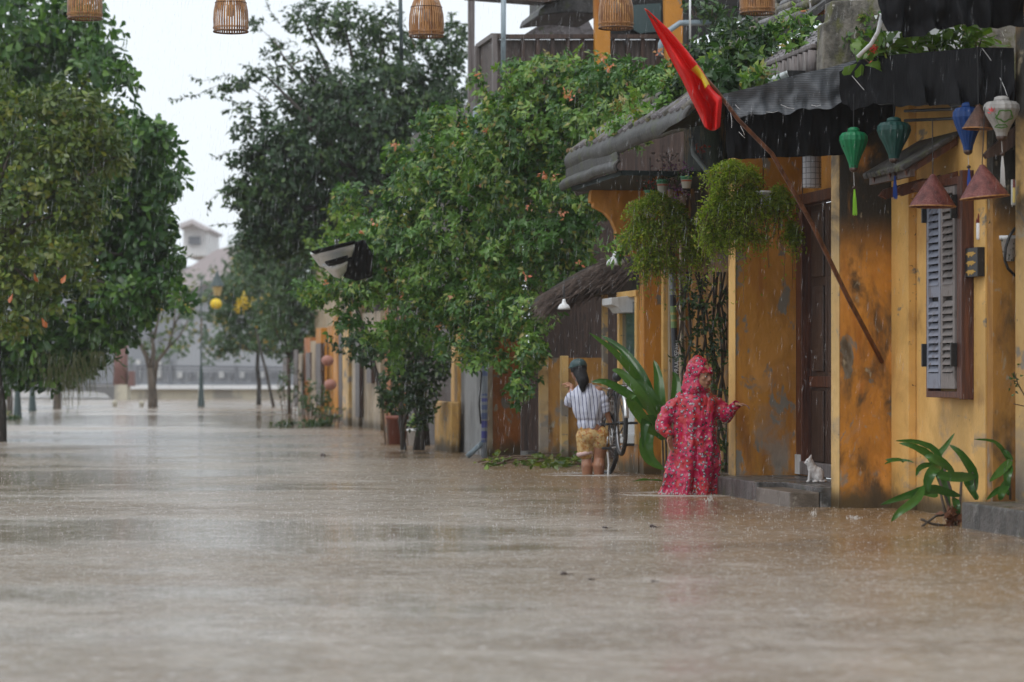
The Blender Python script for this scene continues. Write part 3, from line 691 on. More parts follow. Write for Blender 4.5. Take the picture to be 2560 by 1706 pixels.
def single_leaves(Pn, Rm, S, T, m, parent, name='leaf'):
    tv, tf = T; me = bpy.data.meshes.new(name); me.from_pydata([tuple(v) for v in tv], [], tf); me.materials.append(m)
    L = ROOT[parent.name]
    for i in range(len(Pn)):
        o = bpy.data.objects.new(name, me); COL.objects.link(o); o.parent = parent
        mt = Matrix(Rm[i].tolist()).to_4x4(); o.matrix_basis = Matrix.Translation(Vector(Pn[i]) - L) @ mt @ Matrix.Scale(float(S[i]), 4)
def crown_points(clumps, dens, unit, rg, shell=.45, zsq=1.0):
    """clumps: (px,py,rx,ry,d[,weight]) in photo pixels at distance d; returns points and outward directions"""
    PP = []; DD = []
    for c in clumps:
        px, py, rx, ry, d = c[:5]; wt = c[5] if len(c) > 5 else 1.0
        ctr = np.array(W(px, py, d)); a, b = rx*d/F, ry*d/F; dep = max(a, b)*zsq
        n = int(dens*wt*math.pi*rx*ry/(unit*unit))+3
        u = rg.normal(size=(n,3)); u /= np.linalg.norm(u, axis=1, keepdims=True)
        r = (shell + (1-shell)*rg.random(n)**.6)
        f = np.array([mnoise.noise(Vector((x[0]*2.1+px*.03, x[1]*2.1, x[2]*2.1+py*.03))) for x in u])
        r = r*(1+.55*f)
        o = rg.random(n) < .08; r[o] *= 1.12
        PP.append(ctr + u*np.array([a, dep, b])*r[:,None]); DD.append(u)
    return np.concatenate(PP), np.concatenate(DD)
def foliage(parent, clumps, m, leaf, T, seed, dens=1.0, per=6, unit=14, shell=.45, singles=0, spread=.9, droop=.25, sm=T_OVA, clr=None, zsq=1.0, name='leaves'):
    """twig-end rosettes of `per` leaves of length `leaf` metres"""
    rg = np.random.default_rng(seed)
    C, D = crown_points(clumps, dens, unit, rg, shell, zsq)
    n = len(C); C[:,2] = np.where(C[:,2] < .04, .04+.03*np.abs(C[:,2]), C[:,2]); n = len(C)
    ax = D + np.array([0,0,.35]) + rg.normal(size=(n,3))*.45; ax /= np.linalg.norm(ax, axis=1, keepdims=True)
    ax = np.repeat(ax, per, 0); Cc = np.repeat(C, per, 0); N = len(Cc)
    e1 = np.cross(ax, np.array([.3,.2,.9])); e1 /= np.linalg.norm(e1, axis=1, keepdims=True)+1e-9; e2 = np.cross(ax, e1)
    ph = np.tile(np.arange(per)*2.4, n) + np.repeat(rg.random(n)*6.28, per)
    rad = e1*np.cos(ph)[:,None] + e2*np.sin(ph)[:,None]
    dr = ax*(rg.random((N,1))*.8+.1) + rad*spread + np.array([0,0,-droop]) + rg.normal(size=(N,3))*.15
    nr = ax + rg.normal(size=(N,3))*.3
    S = leaf*(.65+.6*rg.random(N))
    Pn = Cc + rad*leaf*.08 + rg.normal(size=(N,3))*leaf*.25
    lowf = np.array([mnoise.noise(Vector((c_[0]*1.6+seed, c_[1]*1.6, c_[2]*1.6))) for c_ in C])
    tint = np.clip(np.repeat(rg.random(n)*.45+.28+lowf*.75, per) + rg.random(N)*.28, 0, .999)
    Rm = rotmats(dr, nr)
    if singles:
        o = np.argsort(Pn[:,1] - .0*Pn[:,2]); o = o[(Pn[o,0]/Pn[o,1] > -1280/F) & (Pn[o,2] < H0+YH/F*Pn[o,1])]
        # spread the nearest ones over the crown
        pick = o[:singles*4][::4]
        single_leaves(Pn[pick], Rm[pick], S[pick], T, m, parent)
        k = np.ones(N, bool); k[pick] = False; Pn, Rm, S, tint = Pn[k], Rm[k], S[k], tint[k]
    leaves_mesh(name, Pn, Rm, S, T, tint, m, parent)
    return C
def limbs(parent, root, clumps, m, r0, seed, trunk_top=None, name='trunk', n=7):
    """tapered trunk and limbs that reach for the clumps"""
    rd = random.Random(seed); c = MB(); base = Vector(root); top = Vector(trunk_top)
    pts = [base.lerp(top, i/5)+Vector((rd.uniform(-1,1)*r0*.5*(i%5>0),0,0)) for i in range(6)]
    c.tube(pts, [r0*1.25]+[r0*(1-.08*i) for i in range(1,6)], 10); tr = c.build(name, m, parent, smooth=True)
    b = MB()
    for q in clumps:
        e = W(*q[:2], q[4]); mid_ = top.lerp(e, .5)+Vector((0,0,(e-top).length*.08))
        b.tube([top, top.lerp(mid_,.5)+Vector((rd.uniform(-.1,.1),0,rd.uniform(-.05,.1))), mid_, e], [r0*.45,r0*.35,r0*.22,r0*.06], 6)
    if clumps: b.build('limbs', m, parent, smooth=True)
    return tr

# --- big dark-leaved tree on the left
A = [(20,60,180,120,46),(170,60,100,80,46),(245,150,65,60,45.5),(300,190,32,45,45),(90,250,190,150,47),(270,330,90,70,45.5),(350,345,60,45,45),(400,350,36,40,45),
     (330,430,110,90,46),(400,465,36,60,45.5),(200,480,230,170,47),(370,580,66,80,46),(425,640,26,45,46),(395,690,46,45,46),(160,700,230,140,47),(330,740,95,60,46),(385,745,38,40,45.5),(458,745,18,26,45),
     (120,840,160,80,47),(270,830,80,50,46.5),(190,900,75,45,47),(40,900,110,60,47),(120,935,70,35,47),(310,560,120,120,46.5),(-60,400,150,400,48)]
tA = thing('large_leaved_tree', 'big tree with dark glossy leaves filling the left edge, crown hanging nearly to the water', 'tree', W(-25,1105,45.4))
tA.location.z = 0; ROOT[tA.name].z = 0
limbs(tA, (tA.location.x, tA.location.y, -.8), [q for q in A if q[0] > 0][::2], M['bark_d'], .20, 1, W(-10,700,46.5))
foliage(tA, A, LM['dark'], .18, T_OBO, 1, dens=1.15, per=8, unit=17.5, shell=.35, singles=280)
# --- olive tree in front of it
B = [(50,300,110,90,41),(170,270,90,80,41),(240,330,70,70,41),(110,420,150,90,41),(270,400,60,45,41),(30,540,110,90,41),(190,520,90,60,41),(-30,660,110,120,41),(60,690,110,70,40.5),
     (150,640,90,60,40.5),(215,700,30,30,40.5),(20,790,90,60,40.5),(130,750,60,40,40.5),(170,360,60,50,40.5),(-20,200,60,60,41),(200,560,60,40,40.8),(150,480,90,60,40.8)]
tB = thing('olive_leaved_tree', 'olive and yellow-green tree with a few red leaves in front of the big dark-leaved tree', 'tree', (W(-60,1000,40.6).x, 40.6, 0))
limbs(tB, (tB.location.x, tB.location.y, -.8), B[::2], M['bark'], .12, 2, W(-40,640,41))
foliage(tB, B, LM['olive'], .125, T_OBO, 2, dens=.85, per=7, unit=15.5, shell=.3, singles=280, droop=.35)
rg = np.random.default_rng(5)
pts = [(32,735),(85,682),(165,688),(104,795)]
Pn = np.array([W(x,y,39.9) for x,y in pts]); n = len(pts)
single_leaves(Pn, rotmats(rg.normal(size=(n,3))*.5+np.array([0,-.2,-1.]), rg.normal(size=(n,3))*.3+np.array([0,-1,.2])), np.full(n,.15), T_OBO, LM['red'], tB, 'red_leaf')
# hanging roots / straggly tails under the crown
c = MB(); rd = random.Random(3)
for i in range(170):
    x = rd.gauss(170,55); y0 = 930+rd.uniform(-60,20); L = rd.uniform(30,110)*max(.2,1-abs(x-170)/150)
    if i%9 == 0: x = rd.uniform(215,262); y0 = 880
    a = W(x,y0,45.5+rd.uniform(-.6,.6)); e = a+Vector((rd.uniform(-.06,.1),0,-L*45.5/F)); 
    if e.z < .05: e.z = .05
    c.tube([a, a.lerp(e,.5)+Vector((rd.uniform(-.03,.03),0,0)), e], [.007,.005,.003], 4, cap=False)
c.build('hanging_roots', LM['root'], tA, kind='stuff')
# --- dark green tree behind the creeper
Dm = [(905,300,200,130,56),(740,400,120,90,55),(1000,230,130,90,56),(690,480,100,110,55),(1110,240,60,130,56),(640,400,50,50,55),(730,560,130,80,56),(640,530,50,60,55),
      (850,470,190,130,56),(800,260,90,60,56),(1060,330,110,120,56),(950,420,120,100,56),(700,340,60,45,55),(1135,110,35,80,56,.8),(1080,120,40,70,56,.5),
      (590,400,26,18,55,.8),(780,600,130,70,55.5),(640,600,50,50,55),(600,480,40,50,55),(600,330,40,24,55,.5),(700,250,80,50,56,.32),(640,290,60,30,55,.4),(850,200,110,50,56,.45),(960,150,90,50,56,.45),(760,160,70,55,56,.30),
      (860,60,110,60,57,.75),(760,50,60,50,57,.45),(950,70,60,60,57,.55),(640,60,24,20,57,.3),(1000,110,60,40,57,.4),(905,130,80,40,57,.3),(700,130,50,36,57,.25),(550,225,20,16,55,.6),(600,205,40,22,55,.4),(660,185,50,26,55,.4)]
tD = thing('dark_vine_tree', 'tall dark green tree with straggly airy top rising left of the terrace', 'tree', (W(1010,1000,55).x, 55, 0))
limbs(tD, (tD.location.x, 55, -.8), [q for q in Dm if q[2] > 45], M['bark_d'], .28, 4, W(960,560,55.5))
foliage(tD, Dm, LM['bush'], .12, T_OVA, 4, dens=2.3, per=7, unit=15.5, shell=.3, singles=0, spread=1, droop=.3)
# long sprigs
def sprig(parent, pts, d, leaf, m, bm_, n=30, seed=0, T=T_OVA, name='sprig'):
    rg = np.random.default_rng(seed); A_ = [W(x,y,d) for x,y in pts]
    c = MB(); c.tube(A_, [.010]+[.004]*(len(A_)-1), 5); c.build(name, bm_, parent)
    P_ = []; D_ = []
    for i in range(n):
        u = rg.random()*(len(A_)-1); k = int(u); p = A_[k].lerp(A_[k+1], u-k); dd = (A_[k+1]-A_[k]).normalized()
        P_.append(p + Vector(rg.normal(size=3))*leaf*.12); D_.append(dd*.6+Vector(rg.normal(size=3))*.8+Vector((0,0,-.4)))
    P_ = np.array(P_); D_ = np.array(D_)
    leaves_mesh('sprig_leaves', P_, rotmats(D_, rg.normal(size=D_.shape)*.5+np.array([0,-.4,1])), leaf*(.7+.5*rg.random(n)), T, rg.random(n), m, parent)
k = 0
for pts, n in [([(640,200),(540,215),(500,235),(460,245),(420,252)],46),([(680,260),(600,200),(560,190),(500,205),(478,192)],50),([(640,330),(590,260),(555,240)],36),([(700,120),(650,70),(630,55)],20),
               ([(620,490),(560,470),(525,500),(518,535)],22),([(640,370),(580,375),(545,395),(530,390)],26),([(620,560),(560,560),(520,566)],18),([(760,150),(700,170),(650,175),(600,160)],40),
               ([(1040,120),(1010,60),(990,20)],30),([(700,60),(670,20),(660,-20)],30),([(620,270),(570,275),(560,280)],18)]:
    sprig(tD, pts, 55, .10, LM['bush'], M['twig'], n, 50+k); k += 1
# --- bright creeper over the house fronts
Cc = [(1380,200,130,70,38.5),(1480,210,110,70,38),(1560,215,110,70,37.5),(1650,230,80,70,37),(1290,170,60,30,39,.5),(1260,300,100,90,39),(1190,195,22,18,39,.8),(1340,330,150,110,38.5),(1500,300,130,90,37.5),(1600,300,70,50,37.5),
      (1120,440,140,100,40),(1300,450,150,110,39),(1430,480,90,80,38),(1020,500,80,90,41),(1000,400,50,45,41),(1180,560,160,110,40),(1380,590,120,80,38.5),(1010,600,110,80,41),(1110,690,140,100,40.5),
      (1280,680,120,90,39),(1230,390,120,80,39.5),(1180,780,110,60,40),(1060,770,90,60,40.5),(960,700,90,80,41.5),(880,720,90,60,42),(800,740,50,30,42.5,.8),(830,640,60,40,42.5,.7),(900,560,60,80,42,.8),(870,490,45,40,42,.6),(960,840,60,40,41,.7),
      (1310,790,80,60,38.5),(1320,880,45,60,38),(1300,970,32,50,37.8),(1480,400,50,60,37.5,.8),(1440,560,60,50,38),(1560,620,40,40,33,.4),(1390,280,100,60,38.5),(1120,350,60,40,40),(1110,310,80,60,40.5),(1060,390,70,50,41),(1500,500,60,60,36),(1180,860,60,60,40,.7),(1230,820,70,60,39.5,.8),(1200,900,26,30,39,.5),(1000,830,60,50,41.5,.8),(1100,850,50,50,41,.6),(960,620,80,80,41.5),(900,640,80,70,42),(870,800,60,40,42,.6),(1165,880,16,50,39.6,.8),(1225,860,18,60,39.4,.8),(1265,800,24,50,39.2,.8),(1345,900,14,70,38.2,.8),(1110,870,18,40,40,.8),(990,890,20,50,41,.7),(760,720,40,30,42,.5),(1400,690,40,50,38.4),(1450,640,40,40,38.3),(1250,900,14,40,39.3,.7)]
Cc = [(q[0],q[1],q[2],q[3],q[4]-4.2,*q[5:]) for q in Cc]
tC = thing('flowering_creeper', 'bright green creeper with coral flowers smothering the house fronts beside the terrace', 'creeper', (W(1290,1000,35.8).x, 35.8, 0))
c = MB(); rd = random.Random(8)
for i in range(9):
    x = rd.uniform(1000,1100) if i<9 else rd.uniform(1270,1330); d = 40.6 if i<9 else 35.9
    a = W(x,1100 if i<9 else 1120,d); a.z = -.5; e = W(x+rd.uniform(-60,60),700+rd.uniform(-40,60),d+.3)
    c.tube([a, a.lerp(e,.3)+Vector((rd.uniform(-.15,.15),0,0)), a.lerp(e,.65)+Vector((rd.uniform(-.2,.2),0,0)), e], [.04,.035,.03,.02], 6)
c.build('stems', M['bark_d'], tC, smooth=True, kind='stuff')
foliage(tC, Cc, LM['cover'], .078, T_OVA, 6, dens=2.3, per=9, unit=17, shell=.25, singles=280, spread=1.0, droop=.45)
rg = np.random.default_rng(9)
C2, _ = crown_points([(q[0],q[1],q[2],q[3],q[4]-.25) for q in Cc[:26]], .0, 10, rg, .8)
C2 = np.repeat(C2, 2, 0); C2 = C2[rg.permutation(len(C2))[:46]]; C2[:,1] -= .5
k = 6; n = len(C2)*k; Pn = np.repeat(C2, k, 0)+rg.normal(size=(n,3))*.02
leaves_mesh('flowers', Pn, rotmats(rg.normal(size=(n,3))+np.array([0,-.5,0]), rg.normal(size=(n,3))), .055*(.7+.5*rg.random(n)), T_OVA, rg.random(n), LM['coral'], tC)
# lime sprays of the same creeper further back
tL = thing('lime_creeper', 'yellow-green spray of creeper below the torn silver and black awning', 'creeper', (W(820,1000,48).x, 48, 0))
foliage(tL, [(815,600,60,45,48.5),(800,730,60,40,48,.8),(850,520,50,40,49,.8),(790,690,30,20,48,.7),(880,560,50,60,49),(870,660,50,50,48.5)], LM['lime'], .10, T_OVA, 12, dens=.75, per=6, unit=17, shell=.3)
c = MB(); c.tube([W(960,1000,48.4), W(900,800,48.4), W(840,600,48.6)], [.05,.04,.02], 6); c.build('stem', M['bark_d'], tL)
tK = thing('shaded_vines', 'dark tangle of leaves hanging over the shaded recess behind the white bucket', 'vines', (W(1040,1000,43).x, 43, 0))
foliage(tK, [(1000,880,70,60,39.8),(1050,930,50,80,39.8),(930,870,50,50,41),(1100,900,26,60,39.8),(1010,990,44,50,39.8,.7),(1070,1010,30,60,39.9,.8),(1050,1060,26,30,39.9,.5),(880,860,50,40,44,.7),(1150,800,50,50,41)], LM['bush'], .085, T_OVA, 14, dens=1.6, per=7, unit=15, shell=.3)
c = MB(); c.tube([(tK.location.x+.2,43.4,-.6), W(1050,900,43.2), W(1000,780,43)], [.06,.05,.02], 6); c.build('stem', M['bark_d'], tK)
o = thing('distant_trees', 'hazy line of far trees in front of the pale roofs behind the lamp post', 'trees', W(560,950,170), kind='stuff')
foliage(o, [(520,760,60,70,170),(600,700,70,60,172),(660,720,70,90,171),(560,860,90,50,170,.7),(470,800,30,50,170,.6),(420,870,70,40,170,.6),(700,800,60,90,170),(250,880,90,40,170,.6)], LM['far'], .42, T_OVA, 15, dens=.9, per=6, unit=17, shell=.3)
# --- farther green trees in the middle
def simple_tree(name, label, root_px, root_py, clumps, m, leaf, seed, r0, top, unit=12, dens=1.0, bark='bark_d', kind=None, d=None, **kw):
    d = d or dwater(root_py); rt = W(root_px, root_py, d)
    o = thing(name, label, 'tree', (rt.x, rt.y, 0))
    cl = [(x,y,rx,ry,d+dd,*(q)) for x,y,rx,ry,dd,*q in clumps]
    limbs(o, (rt.x, rt.y, -1.0), [q for q in cl if q[2] > 20], M[bark], r0, seed, W(*top, d))
    foliage(o, cl, m, leaf, T_OVA, seed, dens=dens, per=6, unit=unit, shell=.3, **kw)
    return o
simple_tree('round_tree', 'hazy green tree with thin trunk just right of the far lamp post', 645, 1013,
  [(600,720,60,60,0),(650,660,70,60,1),(590,800,50,50,0),(640,850,70,35,0),(560,860,40,30,0),(690,760,90,90,0),(700,850,70,50,-1),(540,880,22,16,0,.6),(560,760,50,60,0),(620,620,50,50,2)], LM['far'], .17, 20, .10, (645,880), dens=1.6)
simple_tree('leafy_tree', 'dark green tree leaning over the water left of the far ochre houses', 720, 1030,
  [(720,680,110,90,0),(800,740,90,80,0),(670,620,70,60,0),(760,830,90,60,0),(840,800,60,60,-1),(700,780,80,60,0),(830,700,60,60,-1),(760,890,60,30,0,.7),(620,660,50,50,0),(740,620,80,60,0),(780,700,80,70,0)], LM['far'], .13, 21, .07, (725,900), 12, 1.6)
for i,(x,tp) in enumerate(((705,(690,900)),(735,(760,890)))):
    pass
# bare tree by the lamp
bt = thing('bare_tree', 'nearly leafless forked tree standing in the water left of the far lamp post', 'tree', (W(382,1019,89).x, 89, 0))
c = MB(); B_ = lambda *p: [W(x,y,89) for x,y in p]
c.tube(B_((382,1040),(382,1000),(380,960),(376,920)), [.17,.15,.13,.12], 8)
c.build('trunk', M['bark'], bt, smooth=True)
c = MB()
for p, r in [([(376,925),(366,890),(350,860),(328,820),(322,800)],(.10,.08,.06,.04,.03)),([(378,925),(384,880),(380,840),(370,790),(372,760)],(.10,.08,.06,.04,.03)),([(384,960),(392,905),(420,870),(434,820),(438,770)],(.09,.07,.05,.035,.02)),
             ([(384,850),(395,800),(400,750),(410,720)],(.05,.04,.03,.02)),([(350,860),(345,820),(350,780)],(.05,.03,.02)),([(420,870),(450,840),(470,800)],(.04,.03,.02)),([(366,890),(340,850),(310,820)],(.04,.03,.02)),([(434,820),(455,770),(460,720)],(.03,.02,.015))]:
    c.tube(B_(*p), r, 6)
c.build('limbs', M['bark'], bt, smooth=True)
foliage(bt, [(470,690,45,30,89,.5),(440,760,50,40,89,.25),(395,760,60,50,89,.25),(450,830,40,30,89,.3),(340,870,30,20,89,.4),(420,860,30,16,89,.4),(500,740,30,50,89,.35),(380,700,50,30,89,.3)], LM['olive'], .15, T_OVA, 31, dens=.5, per=5, unit=14)
foliage(bt, [(400,770,14,12,88.9),(458,765,10,14,88.9)], LM['yellow'], .16, T_OVA, 33, dens=1, per=5, unit=12, name='yellow_leaves')
simple_tree('yellow_flowered_tree', 'far tree carrying a few golden yellow bunches behind the round tree', 700, 1018, [(615,755,20,18,0),(672,745,12,10,0),(600,770,12,12,0)], LM['yellow'], .14, 35, .06, (640,820), 12, .8)
simple_tree('slim_tree', 'pale straight trunk under the big crown third upright from the left edge', 135, 1022, [(130,880,70,50,0),(180,930,50,30,0)], LM['bush'], .15, 36, .16, (140,920), bark='bark')
simple_tree('slim_tree', 'slanting thin tree at the far left beside the green lamp base', 25, 1036, [(30,900,60,40,0),(60,930,40,30,0)], LM['bush'], .14, 37, .11, (18,930), bark='bark')
# --- shrubs in the water
def shrub(name, label, clumps, m, leaf, seed, unit=10, dens=1.1, T=T_OVA, cat='shrub', per=6):
    px, py = clumps[0][:2]; d = clumps[0][4]; o = thing(name, label, cat, (W(px,py,d).x, d, 0))
    foliage(o, clumps, m, leaf, T, seed, dens=dens, per=per, unit=unit, shell=.3)
    c = MB()
    for i in range(5):
        a = W(px+(i-2)*4, py, d); a.z = -.4; c.tube([a, W(px+(i-2)*14, py-5, d)], [.02,.008], 5)
    c.build('stems', M['twig'], o, kind='stuff'); return o
shrub('round_shrub', 'tall round shrub in the water before the farthest ochre fronts', [(780,1000,46,48,66),(830,985,30,26,67)], LM['far'], .08, 40)
shrub('round_shrub', 'low rounded shrub right of the tall round shrub', [(826,1032,38,26,60)], LM['far'], .07, 41)
shrub('leaf_litter', 'dark drift of floating leaves in front of the round shrubs', [(760,1066,80,9,58),(700,1064,30,8,58),(800,1062,40,10,58)], LM['bush'], .10, 42, cat='leaves', unit=11)
shrub('low_plant', 'small green plant in the water at the left edge by the lamp bases', [(22,1045,24,18,66),(36,1052,14,10,66)], LM['far'], .09, 43)
shrub('small_tree_shrub', 'thin-stemmed dark shrub beside the leaning dark green tree', [(722,960,34,60,74,.5)], LM['bush'], .09, 44)
shrub('potted_shrub', 'tall leafy shrub in the dark red tub beside the vine stems', [(978,960,34,60,44.5,.8),(965,1000,24,30,44.5),(990,1010,26,30,44.5)], LM['bush'], .08, 45)
shrub('potted_plant', 'small green plant in the white bucket', [(1040,1058,20,18,43.6)], LM['cover'], .08, 46, cat='plant')
# weeds on the mossy roof
def weeds(label, clumps, m, leaf, seed, unit=13, dens=.8, T=T_OVA, per=6, name='weed_clump', onroof=False):
    cl = []
    for x,y,rx,ry,s_ in clumps:
        t_ = Tx(x,s_); d = P(s_,t_,0).y
        if onroof:                                   # rest on the roof slope z = 3.50 + .76 (t + .63)
            kx, ky = (x-1280)/F, (YH-(y+ry*.5))/F; d2_ = (H0-3.5-.76*.63+.76*(OX*VX+OY*VY))/(.76*(kx*VX+VY)-ky)
            if 23 < d2_ < 40: d = d2_-.12
        cl.append((x,y,rx,ry,d))
    d = cl[0][4]; L = W(cl[0][0], cl[0][1]+cl[0][3], d)
    o = thing(name, label, 'weeds', L); foliage(o, cl, m, leaf, T, seed, dens=dens, per=per, unit=unit, shell=.2, droop=.1)
    c = MB()
    for q in cl:
        for i in range(3): c.tube([W(q[0]+i*6-6,q[1]+q[3],q[4]), W(q[0]+(i-1)*q[2]*.5,q[1]-q[3]*.5,q[4])], [.008,.003], 4)
    c.build('stalks', M['twig'], o, kind='stuff'); return o
weeds('leafy weeds sprouting over the left part of the dark mossy roof behind the flag', [(1745,150,60,45,6.5),(1800,110,60,40,6),(1850,80,50,40,5.6),(1740,210,60,40,5),(1700,240,50,35,6),(1850,160,60,50,4.6),(1800,220,60,50,4.2),(1890,120,50,50,4.4)], LM['bush'], .085, 60, onroof=True, dens=1.6)
weeds('brighter green weeds along the roof by the ribbed eave', [(1870,150,50,30,4.0),(1820,150,50,25,4.2),(1900,190,40,30,3.8),(1790,190,40,30,4),(1800,225,30,20,3.7),(1920,100,40,30,4.2),(1950,70,35,25,4.0),(1980,110,30,22,4.0),(2010,60,30,25,4)], LM['cover'], .075, 61, onroof=True, dens=1.2)
weeds('yellow-green fern tuft over the brown stalks beside the mossy parapet', [(1985,35,30,18,3.8),(2050,8,40,14,3.8),(2090,5,30,10,3.8)], LM['lime'], .07, 62)
weeds('weeds hanging from a crack in the mossy parapet', [(2160,50,34,24,-.3),(2180,80,26,30,-.3),(2140,95,30,20,-.3),(2120,110,26,14,-.3)], LM['cover'], .055, 63)
weeds('big-leaved plants with red blossoms on top of the shade cloth', [(2215,115,36,22,-.9),(2280,110,34,24,-.9),(2330,105,40,24,-.9),(2400,105,40,22,-.9),(2440,100,36,20,-.9),(2180,150,40,8,-.9),(2250,132,60,10,-.9)], LM['lime'], .15, 64, unit=18, T=T_OBO, dens=.7, per=5)
weeds('grassy tufts on the dark roof ridge beneath the terrace', [(1620,290,50,25,7.5),(1680,260,50,25,6.5),(1560,320,50,22,7.6),(1640,230,50,30,7),(1580,270,50,30,7.4),(1690,210,40,30,6.4),(1700,160,40,40,6.2),(1500,345,40,16,7.7)], LM['cover'], .075, 65, onroof=True, dens=1.8)
weeds('green plants behind the thick yellow post on the terrace', [(1780,30,40,30,11),(1740,20,30,20,11),(1800,50,30,20,11)], LM['bush'], .09, 66)
c = MB(); rd = random.Random(2)
for i in range(14):
    a = Q(1945+rd.uniform(-8,8), 82-i*1.5+rd.uniform(-4,4), 3.7); e = Q(2062, 22+rd.uniform(-14,20), 3.3)
    c.tube([a, a.lerp(e,.5)+Vector((0,0,rd.uniform(.0,.06))), e], .009, 5)
c.build('dry_stalks', mat('dry_orange_stalk',(.36,.14,.05),rough=.7), label='bundle of dry orange-brown stalks leaning against the mossy parapet', cat='stalks')
# red blossoms
rg = np.random.default_rng(3); n = 24
Pn = np.array([Q(2185+rg.normal()*4, 122+rg.normal()*9, -1.1) for _ in range(n)])
leaves_mesh('blossom', Pn, rotmats(rg.normal(size=(n,3)), rg.normal(size=(n,3))), np.full(n,.035), T_OVA, rg.random(n), LM['rbloom'], loc=Q(2185,130,-1.1), kind=None, label='small cluster of red blossoms at the left end of the plants on the shade cloth', cat='flowers')
# creeping vine in the recess behind the woman
v = thing('wall_vine', 'scraggly vine with bare stems climbing the recess behind the woman in pink', 'vine', P(6.2,.3,0))
c = MB(); rd = random.Random(12)
for i in range(14):
    x = rd.uniform(1710,1815); p = []
    for j in range(7): p.append(Q(x+rd.uniform(-14,14)+j*rd.uniform(-3,3), 1190-j*85, 5.8))
    c.tube(p, [.018]*3+[.012]*4, 6)
c.build('stems', M['bark'], v, smooth=True, kind='stuff')
foliage(v, [(x,y,rx,ry,29.0,w_) for x,y,rx,ry,w_ in [(1770,780,60,70,.7),(1800,870,30,60,.8),(1735,740,40,60,.6),(1790,980,30,60,.5),(1800,1110,20,70,.8),(1700,880,30,40,.3),(1790,1190,25,30,.8),(1750,860,40,40,.5)]], LM['bush'], .055, T_OVA, 70, dens=.7, per=6, unit=12)
# ------------------------------------------------------------------ shade cloths
def net_mat(name, c1, c2):
    t = NT(name); u = t.n('ShaderNodeTexWave', wave_type='BANDS', bands_direction='Z'); u.inputs['Scale'].default_value = 22; u.inputs['Distortion'].default_value = 2.2
    u.inputs['Detail'].default_value = 3; u.inputs['Detail Scale'].default_value = .6
    t.l(t.tc.outputs['Object'], u.inputs['Vector'])
    f = t.math('MULTIPLY', u.outputs['Fac'], .6)
    t.col(t.mix(t.math('ADD', f, t.math('MULTIPLY', t.noise((5,5,3)), .5)), c1, c2)); t.b.inputs['Roughness'].default_value = .55
    t.bump(u.outputs['Fac'], .4, .004); return t.m
M['net'] = net_mat('grey_shade_net', (.022,.024,.028), (.12,.13,.145))
M['netb'] = mat('black_shade_net', (.004,.004,.005), [((.010,.010,.012),(4,4,1.2),.45,.7,1),((.030,.031,.036),(9,9,2),.62,.78,5)], .7, .6, (9,9,3), spec=.15)
M['thread'] = mat('white_thread', (.6,.6,.6), rough=.6)
def cloth(top, bot, s_, amp=.04, nu=70, nv=16, seed=0, freq=9., ripple=.012):
    """hanging cloth between two photo curves (lists of x,y), folds along the street direction"""
    def ev(c, u):
        xs = [p[0] for p in c]; x = xs[0]+(xs[-1]-xs[0])*u
        return x, float(np.interp(x, xs, [p[1] for p in c]))
    def fn(u, v):
        x0, y0 = ev(top, u); x1, y1 = ev(bot, u); x = x0+(x1-x0)*v; y = y0+(y1-y0)*v
        p = Q(x, y, s_(x) if callable(s_) else s_)
        f = mnoise.noise(Vector((u*freq, seed, v*1.2)))*amp*(.25+v) + mnoise.noise(Vector((u*freq*2.7, seed+5, v*3)))*amp*.4*(.2+v)
        return p + Vector((UX,UY,0))*f + Vector((0,0,mnoise.noise(Vector((u*freq*1.3, seed+9, v)))*ripple*v))
    return MB().grid(fn, nu, nv)
AWS = lambda x: float(np.interp(x, [1806,2100,2180,2300,2450,2535,2640],[-.40,-.45,-.8,-1.5,-2.3,-2.52,-2.52]))
aw = thing('shade_awning', 'long black shade-cloth awning with a grey rippled edge hung with lanterns', 'awning', Q(1810,420,-.2))
cloth([(1806,236),(1900,214),(2000,185),(2090,165),(2170,142),(2300,134),(2450,120),(2535,122)],
      [(1812,262),(1835,292),(1870,294),(1925,284),(1950,276),(1975,282),(2010,270),(2055,281),(2080,270),(2112,252),(2200,262),(2300,262),(2450,262),(2535,262)], AWS, .11, 130, 14, 3, 13, .04).build('edge_cloth', M['net'], aw, smooth=True, label='grey woven left half of the awning edge')
cloth([(2098,180),(2150,150),(2200,140),(2300,132),(2450,118),(2535,120)],[(2104,262),(2140,276),(2180,262),(2260,264),(2350,262),(2440,266),(2535,262)], lambda x: AWS(x)-.10, .13, 110, 14, 8, 10, .05).build('front_cloth', M['netb'], aw, smooth=True)
cloth([(1812,250),(1900,240),(2000,230),(2110,220)],[(1817,398),(1900,396),(2000,392),(2106,388)], -.2, .05, 70, 12, 5, 8).build('hanging_flap', M['netb'], aw, smooth=True)
cloth([(2100,230),(2200,230),(2290,230)],[(2106,388),(2180,330),(2290,258)], -.22, .04, 40, 12, 6, 8).build('torn_flap', M['netb'], aw, smooth=True)
ta, tb = Tx(1806,-.3), Tx(2535,-.3)
AWT = [(1806,238),(1900,216),(2000,187),(2090,167),(2170,144),(2300,136),(2450,122),(2535,124)]
def awtop(u, v):
    x = 1806+(2530-1806)*u; y = float(np.interp(x, [q[0] for q in AWT], [q[1] for q in AWT])); p = Q(x, y+2, AWS(x)+.01)
    return p + Vector((UX,UY,0))*v*2.4*(1-.3*u) + Vector((VX,VY,0))*v*.2*u + Vector((0,0,-.12*v+.03*mnoise.noise(Vector((u*9,v*5,0)))*v))
c = MB(); c.grid(awtop, 50, 16); c.build('top_cloth', M['netb'], aw, smooth=True)
c = MB()
